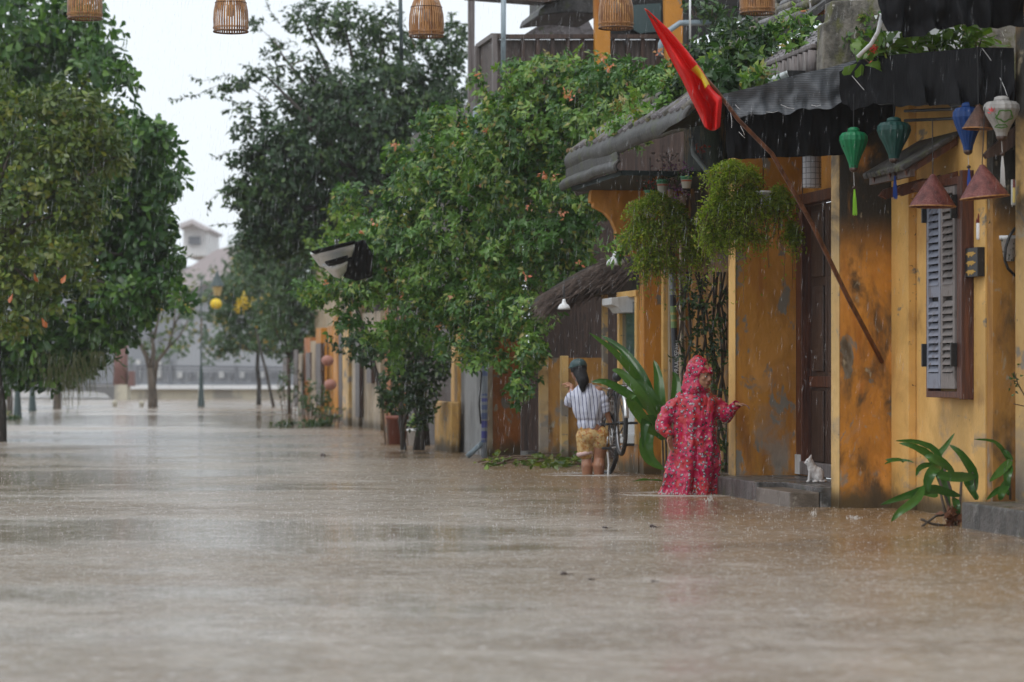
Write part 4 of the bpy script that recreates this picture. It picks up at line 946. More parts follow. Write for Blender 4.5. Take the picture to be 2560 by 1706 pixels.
for x0,y0,x1,y1 in ((2130,190,2160,225),(2456,122,2478,152),(2500,195,2518,240),(1838,262,1850,274),(1847,330,1862,345),(1851,315,1861,338),(1952,262,1985,272),(2028,263,2052,263),(1915,280,1945,278),(1826,280,1829,320)):
    a = Q(x0,y0,AWS(x0)-.17); b_ = Q(x1,y1,AWS(x1)-.17); c.tube([a, a.lerp(b_,.5)+Vector((.006,-.01,-.01)), b_], .0022, 4)
c.build('stitching', M['thread'], aw, kind='stuff')
MB().tube([Q(2110,285,-.1), Q(2180,284,-.1), Q(2240,262,-.1)], .006, 5).build('batten', M['bamboo'], aw)
for y in (268,292):
    MB().tube([Q(2262,y+10,-1.2), Q(2400,y+4,-1.9), Q(2470,y,-2.2)], .012, 6).build('bar', M['iron'], aw)
au = thing('shade_awning', 'upper black shade cloth at the top right corner above the leafy plants', 'awning', Q(2380,60,-1.6))
cloth([(2192,-60),(2300,-70),(2450,-80),(2640,-80)],[(2200,50),(2215,86),(2240,78),(2270,96),(2320,76),(2370,72),(2450,68),(2640,60)], -2.75, .16, 90, 14, 12, 8, .06).build('front_cloth', M['netb'], au, smooth=True)
c = MB(); t0, t1 = Tx(2200,-2.75), Tx(2640,-2.75); c.grid(lambda u,v: P(-2.75+1.5*v, t0+(t1-t0)*u, 4.28+.1*u+.05*mnoise.noise(Vector((u*9,v*5,3)))), 20, 10); c.build('top_cloth', M['netb'], au, smooth=True)
pipe('thin_pipe', [Q(2204,40,-1.6), Q(2195,80,-1.6), Q(2178,110,-1.5), Q(2145,142,-1.4)], .016, M['white'], 'bent white plastic pipe under the upper black shade cloth', 'pipe')
c = thing('corrugated_sheet', 'pale corrugated sheet under the upper shade cloth by the right pillar', 'sheet', Q(2480,100,-1.2))
MB().grid(lambda u,v: P(-2.1+1.3*u, .05+1.0*v, 3.93+.15*v+.02*math.cos(u*60)), 60, 4).build('sheet', mat('pale_sheet',(.42,.44,.42),[((.2,.22,.18),(3,3,3),.45,.65,1)],.5), c, smooth=True)
MB().plate([(2215,80),(2400,70),(2400,160),(2215,160)], -.5, -.05).build('pale_board', M['wpaint'], label='pale board behind the big-leaved plants on the shade cloth', cat='board')
# near right yellow column continues up in front
# torn awning by the lime creeper
ta_ = thing('torn_awning', 'torn silver and black awning sticking out of the creeper', 'awning', W(850,700,36))
def sheetpx(pts_a, pts_b, d0, d1, nu=12, nv=5, wob=.03):
    def fn(u,v):
        i = u*(len(pts_a)-1); k = min(int(i), len(pts_a)-2); f = i-k
        a = W(*pts_a[k],d0).lerp(W(*pts_a[k+1],d0), f); b_ = W(*pts_b[k],d1).lerp(W(*pts_b[k+1],d1), f)
        return a.lerp(b_, v)+Vector((0, wob*mnoise.noise(Vector((u*5,v*5,d0))), 0))
    return MB().grid(fn, nu, nv)
c = sheetpx([(776,634),(830,626),(886,612)],[(800,664),(835,672),(872,664)],35.4,36.2); c.build('silver_sheet', M['white'], ta_, smooth=True, solid=.03)
c = sheetpx([(778,630),(830,616),(888,603)],[(792,636),(835,626),(884,612)],35.2,35.5); c.build('edge_flap', M['netb'], ta_, smooth=True, solid=.02)
c = sheetpx([(806,662),(835,668),(868,652)],[(836,690),(850,694),(864,676)],35.5,36.0); c.build('silver_strip', M['white'], ta_, smooth=True, solid=.03)
c = sheetpx([(812,656),(840,648),(870,640)],[(820,664),(848,660),(868,652)],35.3,35.5); c.build('black_strip', M['netb'], ta_, smooth=True, solid=.02)
c = sheetpx([(884,606),(910,600),(932,640)],[(856,690),(890,702),(930,690)],35.6,36.2,16,8,.1); c.build('black_cloth', M['netb'], ta_, smooth=True, solid=.02)

# ------------------------------------------------------------------ flag
fl = thing('flag', 'red flag with yellow star drooping from a leaning brown bamboo pole', 'flag', Q(2205,905,-.25))
MB().tube([Q(2205,905,-.12), Q(2120,745,-.45), Q(2030,560,-.75), Q(1930,385,-1.05), Q(1846,300,-1.2), Q(1790,225,-1.3), Q(1612,22,-1.6)], [.019,.019,.018,.017,.016,.014,.008], 8).build('pole', M['poleb'], fl, smooth=True)
tr_ = thing  # alias kept simple
edgeL = [(1612,22),(1640,78),(1672,140),(1705,200),(1730,252),(1748,288),(1762,318)]
edgeR = [(1617,24),(1672,74),(1720,130),(1755,176),(1775,212),(1806,240),(1800,318)]
t = NT('red_flag_cloth'); t.col((.85,.012,.010)); t.b.inputs['Roughness'].default_value = .5; t.bump(t.noise((6,6,3)), .4, .03)
tl = t.n('ShaderNodeBsdfTranslucent'); tl.inputs[0].default_value = (.8,.02,.01,1); ms = t.n('ShaderNodeMixShader'); ms.inputs[0].default_value = .35
t.l(t.b.outputs[0], ms.inputs[1]); t.l(tl.outputs[0], ms.inputs[2]); t.l(ms.outputs[0], t.out.inputs[0]); M['flag'] = t.m
def lerpc(c, u):
    i = u*(len(c)-1); k = min(int(i), len(c)-2); f = i-k
    return c[k][0]+(c[k+1][0]-c[k][0])*f, c[k][1]+(c[k+1][1]-c[k][1])*f
def fpt(u, v, off=0):
    a = lerpc(edgeL, v); b_ = lerpc(edgeR, v); x = a[0]+(b_[0]-a[0])*u; y = a[1]+(b_[1]-a[1])*u + 9*math.sin(u*math.pi)*v
    return Q(x, y, -1.62+.35*v + .13*v*math.sin(u*11+v*3)+.05*math.sin(v*8+u*3)+.05*mnoise.noise(Vector((u*3,v*6,1))) - off)
MB().grid(fpt, 22, 50).build('cloth', M['flag'], fl, smooth=True, solid=.003)
# the star, folded by the droop: drawn on the cloth surface
t = NT('yellow_star_cloth'); t.col((.80,.55,.02)); t.b.inputs['Roughness'].default_value = .5; M['star'] = t.m
spx = [(1741,162),(1776,199),(1781,214),(1771,211),(1761,222),(1754,200),(1742,190),(1727,175)]
def inv(px, py):
    best = None
    for v_ in np.linspace(.3,.95,90):
        for u_ in np.linspace(0,1,50):
            a = lerpc(edgeL, v_); b_ = lerpc(edgeR, v_); x = a[0]+(b_[0]-a[0])*u_; y = a[1]+(b_[1]-a[1])*u_ + 9*math.sin(u_*math.pi)*v_
            q = (x-px)**2+(y-py)**2
            if best is None or q < best[0]: best = (q, u_, v_)
    return best[1:]
st_ = [inv(*q) for q in spx]; ctr_ = inv(1753,190); c = MB(); N = 8
for i in range(len(st_)):
    a = st_[i]; b_ = st_[(i+1)%len(st_)]; vs = []; fs = []
    for r in range(N+1):
        for q in range(5):
            e = (a[0]+(b_[0]-a[0])*q/4, a[1]+(b_[1]-a[1])*q/4); vs.append(fpt(ctr_[0]+(e[0]-ctr_[0])*r/N, ctr_[1]+(e[1]-ctr_[1])*r/N, .014))
    for r in range(N):
        for q in range(4): fs.append((5*r+q,5*r+5+q,5*r+6+q,5*r+1+q))
    c.add(vs, fs)
c.build('star', M['star'], fl, smooth=True)

# ------------------------------------------------------------------ lanterns and lampshades
def silk(name, c1, spots=None, streak=.25):
    t = NT(name); base = t.mix(t.rng(t.noise((12,12,3)), .4, .65), c1, tuple(q*.7 for q in c1))
    if spots:
        v = t.n('ShaderNodeTexVoronoi'); v.inputs['Scale'].default_value = 30; t.l(t.tc.outputs['Object'], v.inputs['Vector'])
        f = t.math('MULTIPLY', t.rng(v.outputs['Distance'], .30, .22), t.rng(t.noise((9,9,9)), .5, .58)); base = t.mix(f, base, spots)
    t.col(base); t.b.inputs['Roughness'].default_value = .4
    tl = t.n('ShaderNodeBsdfTranslucent'); t.l(base, tl.inputs[0]); ms = t.n('ShaderNodeMixShader'); ms.inputs[0].default_value = .3
    t.l(t.b.outputs[0], ms.inputs[1]); t.l(tl.outputs[0], ms.inputs[2]); t.l(ms.outputs[0], t.out.inputs[0]); return t.m
def lantern(label, x, yt, yb, w_, s_, m, tassel, ty0, ty1, shape=0):
    """silk lantern: x centre, top/bottom rows, width in photo pixels"""
    p = Q(x, yb, s_); top = Q(x, yt, s_); h = top.z-p.z; r = w_/2*p.y/F
    o = thing('silk_lantern', label, 'lantern', p, 'silk lanterns hanging under the shade awning')
    prof = [(.30,0),(.34,.10),(.55,.32),(.85,.58),(1.0,.76),(.97,.88),(.80,.97),(.45,1.0)]
    n = 16; vs = []; fs = []
    for rr, zz in prof:
        for k in range(n*2):
            a = math.pi*k/n; q = r*rr*(1 if k%2==0 else .955); vs.append((p.x+q*math.cos(a), p.y+q*math.sin(a), p.z+zz*h))
    for i in range(len(prof)-1):
        for k in range(n*2): k2=(k+1)%(n*2); fs.append((i*2*n+k,i*2*n+k2,(i+1)*2*n+k2,(i+1)*2*n+k))
    MB().add(vs, fs).build('shade', m, o, smooth=False)
    c = MB(); c.lathe(p-Vector((0,0,.035)), [(r*.12,0),(r*.28,.015),(r*.30,.035)], 12); c.build('base_cap', M['wood_d'], o, smooth=True)
    c = MB(); c.lathe(top-Vector((0,0,.005)), [(r*.45,0),(r*.40,.03),(r*.25,.04)], 12); c.build('top_cap', m, o, smooth=True)
    MB().tube([top+Vector((0,0,.03)), top+Vector((0,0,.30))], .003, 5).build('hanger', M['iron'], o)
    a = Q(x+2, ty0, s_); b_ = Q(x+3, ty1, s_)
    MB().tube([p-Vector((0,0,.03)), a], .0022, 5).build('cord', M['thread'], o)
    MB().ell(a+Vector((0,0,.012)), (.016,.016,.014), None, 10, 6).build('bead', M['wood_d'], o, smooth=True)
    c = MB(); rd = random.Random(int(x))
    for i in range(46):
        a_ = rd.random()*6.28; q = rd.random()*.006; w2 = rd.random()*.020
        e = b_+Vector((math.cos(a_)*w2, math.sin(a_)*w2, rd.uniform(0,.03)))
        c.tube([a+Vector((math.cos(a_)*q,math.sin(a_)*q,0)), a.lerp(e,.4)+Vector((math.cos(a_)*.006,math.sin(a_)*.006,0)), e], .0017, 3, cap=False)
    c.build('tassel', tassel, o)
    return o
tas = lambda n, c_: mat(n, c_, rough=.6)
lantern('emerald green silk lantern with dark printed blossoms and lime tassel, leftmost under the awning', 2134, 330, 420, 72, -.9, silk('emerald_silk', (.012,.26,.10), (.01,.06,.03)), tas('lime_tassel', (.30,.60,.05)), 473, 540)
lantern('dull teal silk lantern with blue tassel, second from left under the awning', 2235, 305, 397, 86, -1.3, silk('teal_silk', (.02,.10,.085)), tas('blue_tassel', (.02,.07,.32)), 440, 500)
lantern('bright blue silk lantern partly behind a dark cone shade', 2420, 268, 376, 78, -2.2, silk('blue_silk', (.012,.075,.30)), tas('blue_tassel', (.05,.12,.50)), 422, 497)
wl = lantern('white silk lantern painted with a green lotus leaf and pink petals at the right pillar', 2504, 253, 341, 92, -2.75, silk('white_silk', (.50,.48,.46)), tas('white_tassel', (.62,.62,.62)), 390, 472)
# painted lotus on the white lantern (flat print on the silk)
c = MB(); pc = Q(2504,297,-2.75)
def onl(x, y, lift=.004):
    yt, yb = 253, 341; zz = (yb-y)/(yb-yt); rr = np.interp(zz, [0,.10,.32,.58,.76,.88,.97,1], [.30,.34,.55,.85,1,.97,.8,.45])*46*pc.y/F+lift
    dx = (x-2504)*pc.y/F; dx = max(-rr*.99, min(rr*.99, dx)); z = Zy(y,-2.75,Tx(2504,-2.75)); return Vector((pc.x+dx, pc.y-math.sqrt(rr*rr-dx*dx), z))
def ring(cx,cy,rx,ry,w_,n=20,wob=.12):
    vs=[];fs=[]
    for i in range(n):
        a=6.283*i/n; k=1+wob*math.sin(5*a)
        vs += [onl(cx+rx*k*math.cos(a),cy+ry*k*math.sin(a)), onl(cx+(rx*k-w_)*math.cos(a),cy+(ry*k-w_*.8)*math.sin(a))]
    for i in range(n): j=(i+1)%n; fs.append((2*i,2*j,2*j+1,2*i+1))
    return vs,fs
c.add(*ring(2506,293,22,15,4.5)); c.add(*ring(2500,318,16,5,3.5)); c.build('lotus_leaf', mat('leaf_green_paint',(.07,.20,.03),rough=.6), wl)
c = MB()
for (x0,y0,x1,y1) in ((2466,272,2474,284),(2472,270,2476,284),(2480,272,2477,284),(2464,282,2473,287),(2484,279,2478,287)):
    a=onl(x0,y0,.005); b_=onl(x1,y1,.005); q=Vector((.006,0,.003)); m_=a.lerp(b_,.5); c.add([a,m_+q,b_,m_-q],[(0,1,2,3)])
c.build('petals', mat('pink_red_paint',(.62,.05,.06),rough=.6), wl)
c = MB(); c.tube([onl(2482,287),onl(2488,305),onl(2496,318)], .0022, 4); c.build('stem', mat('leaf_green_paint',(.07,.20,.03),rough=.6), wl)

def weave(name, a, b_):
    t = NT(name); v = t.n('ShaderNodeTexVoronoi'); v.inputs['Scale'].default_value = 90; t.l(t.vec((1,1,1.6)), v.inputs['Vector'])
    c_ = t.mix(t.rng(v.outputs['Distance'], .2, .6), a, b_); c_ = t.mix(t.rng(t.noise((16,16,16)), .4, .7), c_, tuple(q*.6 for q in a)); t.col(c_)
    t.b.inputs['Roughness'].default_value = .5; t.bump(v.outputs['Distance'], .8, .006); return t.m
M['cone'] = weave('red_cone_weave', (.115,.020,.018), (.19,.058,.048)); M['coned'] = weave('brown_cone_weave', (.07,.03,.018), (.13,.06,.04))
def cone(label, x, yt, yb, w_, s_, m, tilt=0, rim=True):
    b_ = Q(x, yb, s_); tp = Q(x, yt, s_); h = tp.z-b_.z; r = w_/2*b_.y/F; Rm = Matrix.Rotation(tilt,3,'Y')
    o = thing('cone_lampshade', label, 'lampshade', b_, 'woven cone lampshades under the shade awning')
    c = MB(); c.lathe(b_, [(r,0),(r*.94,h*.10),(r*.55,h*.52),(r*.18,h*.90),(r*.09,h),(r*.06,h),(r*.13,h*.88),(r*.5,h*.48),(r*.9,h*.07),(r*.96,0)], 36, Rm, caps=False); c.build('shade', m, o, smooth=True)
    c = MB(); c.tube([b_+Rm@Vector((r*math.cos(6.2832*i/36), r*math.sin(6.2832*i/36), 0)) for i in range(37)], .006, 6); c.build('rim', M['bamboo'], o, smooth=True)
    MB().tube([b_+Rm@Vector((0,0,h*.96)), b_+Vector((0,0,h+.42))], .004, 5).build('cord', M['iron'], o)
    return o
cone('red woven cone lampshade hanging over the top of the shutters', 2331, 436, 517, 116, -2.0, M['cone'], R(1))
cone('red woven cone lampshade behind the blue and white tassels', 2462, 412, 494, 122, -2.8, M['cone'], R(-5))
cone('dark brown woven cone lampshade between the blue and white lanterns', 2444, 262, 322, 74, -2.5, M['coned'], R(2))
# bamboo cage lamps on a wire across the street
def cage(loc_, label, proto=None, rz=0):
    if proto: return copy_thing(proto, loc=loc_, rotz=rz, label=label)
    o = thing('cage_lamp', label, 'lamp', (0,0,0), 'bamboo cage lamps strung across the street')
    prof = [(0,.155),(.05,.160),(.12,.163),(.20,.158),(.27,.143),(.32,.125),(.37,.100),(.42,.070),(.46,.045),(.50,.04)]
    n = 42; c = MB(); rd = random.Random(6)
    for k in range(n):
        a = 6.2832*k/n + rd.uniform(-.012,.012); wd = .0085
        vs = []; fs = []
        for z, r in prof:
            for (rr, dw) in ((r, -wd), (r, wd), (r-.006, 0)):
                w2 = dw*(.5+.5*r/.16); vs.append((rr*math.cos(a)-w2*math.sin(a), rr*math.sin(a)+w2*math.cos(a), z))
        for i in range(len(prof)-1):
            for q in range(3): q2 = (q+1)%3; fs.append((3*i+q,3*i+q2,3*i+3+q2,3*i+3+q))
        c.add(vs, fs)
    c.build('cane_ribs', M['bamboo'], o)
    for z, r, m_, th_ in ((0.005,.158,'bamboo_d',.008),(.035,.162,'bamboo',.004),(.045,.163,'bamboo',.004),(.27,.145,'bamboo_d',.0035),(.46,.05,'bamboo_d',.008)):
        c = MB(); c.tube([(r*math.cos(6.2832*i/40), r*math.sin(6.2832*i/40), z) for i in range(41)], th_, 6); c.build('hoop', M[m_], o, smooth=True)
    c = MB(); c.ell((0,0,.20), (.045,.045,.06), None, 14, 10); c.build('bulb', mat('unlit_bulb', (.55,.52,.48), rough=.2), o, smooth=True)
    MB().tube([(0,0,.25),(0,0,.62)], .004, 5).build('cord', M['iron'], o)
    MB().lathe((0,0,.25), [(.018,0),(.018,.05),(.01,.06)], 10).build('socket', M['iron'], o)
    return o
lb = ['bamboo cage lamp overlapping the dark-leaved tree, leftmost of the five', 'bamboo cage lamp hanging alone against the open sky', 'bamboo cage lamp hanging in front of the dark tree top and thin pole',
      'bamboo cage lamp in front of the terrace and a yellow post', 'bamboo cage lamp hanging above the flag and weedy roof, rightmost of the five']
proto = None
for i, (x, yb) in enumerate(((212,48),(577,81),(1066,92),(1540,72),(1893,35))):
    d = 26.2; p = W(x, yb, d)
    if i == 0: proto = cage(None, lb[0]); proto.location = p; ROOT[proto.name] = Vector(p)
    else: cage(p, lb[i], proto, .7*i)
wr = [W(x, yb-160, 26.2) for x, yb in ((-300,60),(212,48),(577,81),(1066,92),(1540,72),(1893,35),(2500,-60))]
MB().tube(wr, .006, 5).build('overhead_wire', M['iron'], label='thin dark wire across the street carrying the bamboo cage lamps', cat='wire')
# white enamel lamps, mesh lamp
def enamel(label, x, yt, yb, w_, s_):
    b_ = Q(x, yb, s_); h = Q(x,yt,s_).z-b_.z; r = w_/2*b_.y/F; o = thing('enamel_lamp', label, 'lamp', b_)
    MB().lathe(b_, [(r,0),(r*.92,h*.22),(r*.70,h*.45),(r*.35,h*.60),(r*.28,h*.8),(r*.2,h)], 24).build('shade', M['white'], o, smooth=True)
    MB().tube([b_+Vector((0,0,h)), b_+Vector((0,0,h+.15))], .008, 6).build('stem', M['iron'], o); return o
enamel('round white enamel lamp under the left hanging fern', 1539, 628, 663, 48, 6.9)
enamel('small white enamel lamp hanging at the low end of the thatch', 1410, 748, 774, 32, 8.6)
t = NT('white_paper_tube'); v = t.n('ShaderNodeTexVoronoi', feature='DISTANCE_TO_EDGE'); v.inputs['Scale'].default_value = 26; v.inputs['Randomness'].default_value = .1
t.l(t.vec((1,1,.8)), v.inputs['Vector']); t.col(t.mix(t.rng(v.outputs['Distance'], .04, .09), (.16,.16,.17), (.44,.44,.47))); M['mesh'] = t.m
p = Q(2030,470,.9); o = thing('mesh_lamp', 'white cylinder lamp wrapped in wire mesh hanging by the dark doorway', 'lamp', p)
MB().lathe(p, [(.075,0),(.08,.01),(.08,.30),(.075,.31)], 24).build('shade', M['mesh'], o, smooth=True)
MB().tube([p+Vector((0,0,.3)), p+Vector((0,0,.6))], .004, 5).build('cord', M['iron'], o)

# ------------------------------------------------------------------ hanging ferns
def fern(label, clumps, pot, seed, n=260, s_=3):
    rg = np.random.default_rng(seed); rd = random.Random(seed)
    x, y = pot; p0 = Q(x, y, s_); d = p0.y
    o = thing('hanging_fern', label, 'fern', p0, 'feathery ferns hanging under the eaves')
    MB().lathe(p0, [(.06,0),(.085,.13),(.092,.13),(.092,.15),(.08,.15),(.078,.12)], 18).build('pot', M['white'], o, smooth=True)
    MB().tube([p0+Vector((0,0,.14)), p0+Vector((0,0,.6))], .004, 5).build('cord', M['iron'], o)
    Pp = []; Dd = []; st = MB()
    for (cx, cy, rx, ry, w_) in clumps:
        for i in range(int(n*.80*w_)):
            a = rg.random()*6.28; q = rg.random()**.6
            cc = W(cx, cy, d); ex = cc.x + math.cos(a)*q*rx*d/F; ey = cc.y + math.sin(a)*q*rx*d/F*.8
            topz = cc.z + ry*d/F*(1-.55*q*q)*rg.uniform(.5,1.0); ln = ry*d/F*rg.uniform(.4,1.6)*(1-.25*q)*(2.0 if rg.random() < .10 else 1.0)*(1+.5*mnoise.noise(Vector((a*1.5, cx*.1, seed))))
            a0 = Vector((cc.x+(ex-cc.x)*.25, cc.y+(ey-cc.y)*.25, topz-.06)); k = Vector((ex, ey, topz)); e = Vector((ex+(ex-cc.x)*.25+rg.normal()*.03, ey+(ey-cc.y)*.2, topz-ln))
            pts = [a0.lerp(k, u)*(1-u)+k.lerp(e, u)*u for u in np.linspace(0,1,7)]
            if i % 3 == 0: st.tube(pts, .0022, 3, cap=False)
            for j in range(20):
                u = rg.random(); q_ = u*6; kk = min(int(q_),5); b_ = pts[kk].lerp(pts[kk+1], q_-kk)
                Pp.append(b_+Vector(rg.normal(size=3))*.016); Dd.append(Vector(rg.normal(size=3))+Vector((0,0,-.3)))
    st.build('fronds', M['twig'], o, kind='stuff')
    Pp = np.array(Pp); Dd = np.array(Dd); N = len(Pp)
    leaves_mesh('fern_leaves', Pp, rotmats(Dd, rg.normal(size=(N,3))), .036*(.6+.8*rg.random(N)), T_TINY, np.clip(rg.normal(size=N)*.25+.5,0,.99), LM['fern'], o)
    return o
fern('feathery yellow-green fern hanging over the booth beside the pot flowers', [(1640,520,70,50,1.0),(1612,590,54,70,1),(1690,590,70,90,1.2),(1616,660,30,60,.5),(1650,660,60,50,.8),(1740,640,30,60,.5)], (1625,545), 1, 300, 5.2)
fern('larger feathery fern hanging before the patchy pier behind the flagpole', [(1830,440,70,50,1.1),(1800,540,50,90,1.1),(1870,530,70,90,1.2),(1950,520,45,70,.6),(1780,600,30,60,.5),(1980,600,22,60,.3),(1850,600,60,60,.5)], (1908,520), 2, 300, 2.2)
# flower pots hanging under the low eave
M['potw'] = None
def stripes_mat():
    t = NT('white_pot_green_band'); z = t.n('ShaderNodeSeparateXYZ'); t.l(t.tc.outputs['Generated'], z.inputs[0])
    c_ = t.mix(t.rng(z.outputs[2], .70, .71), (.60,.60,.56), (.08,.32,.18)); c_ = t.mix(t.math('MULTIPLY', t.rng(z.outputs[2], .55,.56), t.rng(z.outputs[2], .66,.65)), c_, (.55,.12,.05)); t.col(c_)
    t.b.inputs['Roughness'].default_value = .4; return t.m
M['potw'] = stripes_mat()
def bloom(o, p, r, m, seed, n=60, leaf=.03):
    rg = np.random.default_rng(seed); Pn = np.array(p)+rg.normal(size=(n,3))*np.array([r,r,r*.7])
    leaves_mesh('blooms', Pn, rotmats(rg.normal(size=(n,3)), rg.normal(size=(n,3))), leaf*(.6+.7*rg.random(n)), T_OVA, rg.random(n), m, o, kind='stuff')
def hpot(label, x, yt, yb, s_, m1, seed, up=.08, r=.06, extra=None):
    p = Q(x, yb, s_); h = Q(x, yt, s_).z-p.z; o = thing('flower_pot', label, 'flower pot', p, 'flower pots hung under the low eave')
    MB().lathe(p, [(.042,0),(.060,h*.9),(.066,h*.9),(.066,h),(.056,h),(.05,h*.8)], 18).build('pot', M['potw'], o, smooth=True)
    rg = np.random.default_rng(seed); n = 90; Pn = np.array(p+Vector((0,0,h+up*.5)))+rg.normal(size=(n,3))*np.array([r,r,r*.6])
    leaves_mesh('foliage', Pn, rotmats(rg.normal(size=(n,3)), rg.normal(size=(n,3))), .035*(.6+.7*rg.random(n)), T_OVA, rg.random(n), LM['bush'], o)
    bloom(o, p+Vector((0,0,h+up)), r, m1, seed+1)
    MB().tube([p+Vector((0,0,h)), p+Vector((0,0,h+.35))], .003, 4).build('cord', M['iron'], o)
hpot('small white and green pot of red flowers at the left end of the hanging row', 1626, 476, 500, 5.9, LM['rbloom'], 1, .05, .055)
hpot('white and green pot with sparse pink flowers in the middle of the hanging row', 1656, 450, 484, 5.5, LM['coral'], 4, .05, .05)
hpot('white and green pot of purple flowers at the right end of the hanging row', 1716, 441, 471, 5.0, LM['purple'], 7, .06, .04)
o = thing('orchid', 'cascade of pale pink and mauve orchids between the hanging pots', 'orchid', Q(1680,500,5.6))
for k_, (x,y,r_) in enumerate(((1668,395,.05),(1675,420,.06),(1682,440,.05),(1690,470,.05),(1700,490,.05),(1690,500,.04))): bloom(o, Q(x,y,5.6), r_, LM['pale'] if k_%2==0 else LM['purple'], 20+k_, 45, .035)
MB().tube([Q(1666,380,5.6),Q(1680,430,5.6),Q(1698,500,5.6)], .006, 5).build('stem', M['twig'], o)
o = thing('orchid', 'dim red and pink flowers in the deep shade under the low eave', 'orchid', Q(1760,380,5.0))
bloom(o, Q(1752,372,5.0), .04, LM['rbloom'], 31, 40); MB().tube([Q(1752,350,5),Q(1756,400,5)], .005, 5).build('stem', M['twig'], o)
pipe('drain_pipe', [Q(1728,345,4.8), Q(1735,385,4.8), Q(1770,430,4.8), Q(1790,450,4.8)], .030, M['pvc'], 'grey down-pipe slanting under the low eave right of the purple flowers', 'pipe')

# ------------------------------------------------------------------ small wall things on the near house
o = thing('brush_holder', 'slim white wall tube holding three dark red incense brushes', 'brush holder', Q(2446,602,-2.1))
p = P(-2.05,.50,0); p = Q(2446,600,-2.12)
MB().lathe(p, [(.012,0),(.016,.01),(.017,.125),(.014,.127)], 14).build('tube', M['white'], o, smooth=True)
for dx,h in ((-.012,.165),(0,.20),(.014,.175)):
    MB().tube([p+Vector((dx*.4,0,.10)), p+Vector((dx,0,.125)), p+Vector((dx,0,h-.02)), p+Vector((dx,0,h))], [.005,.007,.006,.001], 6).build('brush', mat('dark_red_bristle',(.15,.015,.015),rough=.6), o)
o = thing('plaque', 'small black plaque with gold characters below the brush holder', 'plaque', Q(2456,693,-2.12))
MB().bst(-2.25,-1.92,.43,.488,Zy(693,-2.1,.49),Zy(620,-2.1,.49)).build('board', M['iron'], o, bev=.004)
c = MB(); zz = Zy(628,-2.1,.49)
for k_ in range(3):
    z0 = zz-.032-k_*.068
    for (a_,b_,u,w_) in ((.02,.09,0,.008),(.02,.09,.018,.006),(.0,.11,.009,.006),(.04,.05,-.008,.030),(.075,.085,-.012,.022)):
        c.bst(-2.21+a_*1.9,-2.21+b_*1.9,.4262,.4296,z0+u-.004,z0+u+w_)
c.build('gold_character', mat('gold_leaf_paint',(.62,.36,.05),rough=.35,metal=.4), o)
o = thing('tube_holder', 'clear tube with a yellow and red stick on the right pillar edge', 'holder', Q(2533,514,-2.5))
p = Q(2534,514,-2.62); MB().lathe(p, [(.018,0),(.020,.01),(.020,.19)], 12).build('tube', mat('clouded_plastic',(.4,.4,.38),rough=.2), o, smooth=True)
MB().lathe(p+Vector((0,-.012,.02)), [(.012,0),(.012,.11)], 10).build('stick', mat('yellow_wax',(.62,.5,.16),rough=.5), o); MB().lathe(p+Vector((0,-.012,.13)), [(.012,0),(.010,.06)], 10).build('tip', M['cone'], o)
t = NT('white_pot_leaf_print'); t.col(t.mix(t.math('MULTIPLY', t.rng(t.noise((50,50,22), dist=1.2), .53, .57), t.rng(t.noise((6,6,6)), .45, .5)), (.62,.63,.64), (.06,.09,.06))); M['potp'] = t.m
o = thing('hanging_planter', 'white hanging pot with leafy print beside the black cable', 'planter', Q(2518,656,-2.38))
p = Q(2518,654,-2.36); MB().lathe(p, [(.05,0),(.058,.0),(.075,.16),(.088,.16),(.088,.19),(.078,.19),(.066,.15)], 24).build('pot', M['potp'], o, smooth=True)
MB().tube([p+Vector((-.03,0,.18)), Q(2531,514,-2.4)], .003, 4).build('hanger', M['thread'], o)
rg = np.random.default_rng(3); n = 420; Pn = np.array([Q(2490+rg.normal()*16+20, 560+rg.normal()*10, -2.34) for _ in range(n)])
leaves_mesh('fern_leaves', Pn, rotmats(rg.normal(size=(n,3)), rg.normal(size=(n,3))), .02*(.6+.7*rg.random(n)), T_TINY, rg.random(n)*.4, LM['bush'], o)
pipe('black_cable', [Q(2538,570,-2.45), Q(2524,590,-2.46), Q(2514,620,-2.47), Q(2512,650,-2.47), Q(2520,672,-2.46), Q(2538,690,-2.45)], .011, M['iron'], 'thick black cable looping down in front of the white hanging pot', 'cable')
# posts with wrapped labels
def banded(name, bands, base):
    t = NT(name); z = t.zpos(); c_ = base
    for z0,z1,cc in bands:
        c_ = t.mix(t.math('MULTIPLY', t.rng(z, z0, z0+.004), t.rng(z, z1+.004, z1)), c_, cc)
    t.col(c_); t.b.inputs['Roughness'].default_value = .35; return t.m
za = lambda y: Zy(y, 6.9, .45)
o = thing('painted_pipe', 'black upright pipe with a green band and white lettering behind the big-leaved plant', 'pipe', Q(1687,1180,6.6))
p0 = Q(1682,735,6.6); p1 = Q(1690,945,6.6); p2 = Q(1694,1180,6.6)
MB().tube([p0+Vector((-.01,0,.5)), p0, p1, p2], .034, 16).build('pipe', banded('black_pipe_paint', [(za(822),za(768),(.13,.22,.07)),(za(790),za(784),(.35,.28,.06)),(za(806),za(801),(.35,.28,.06)),(za(741),za(690),(.20,.21,.22))], (.018,.020,.028)), o, smooth=True)
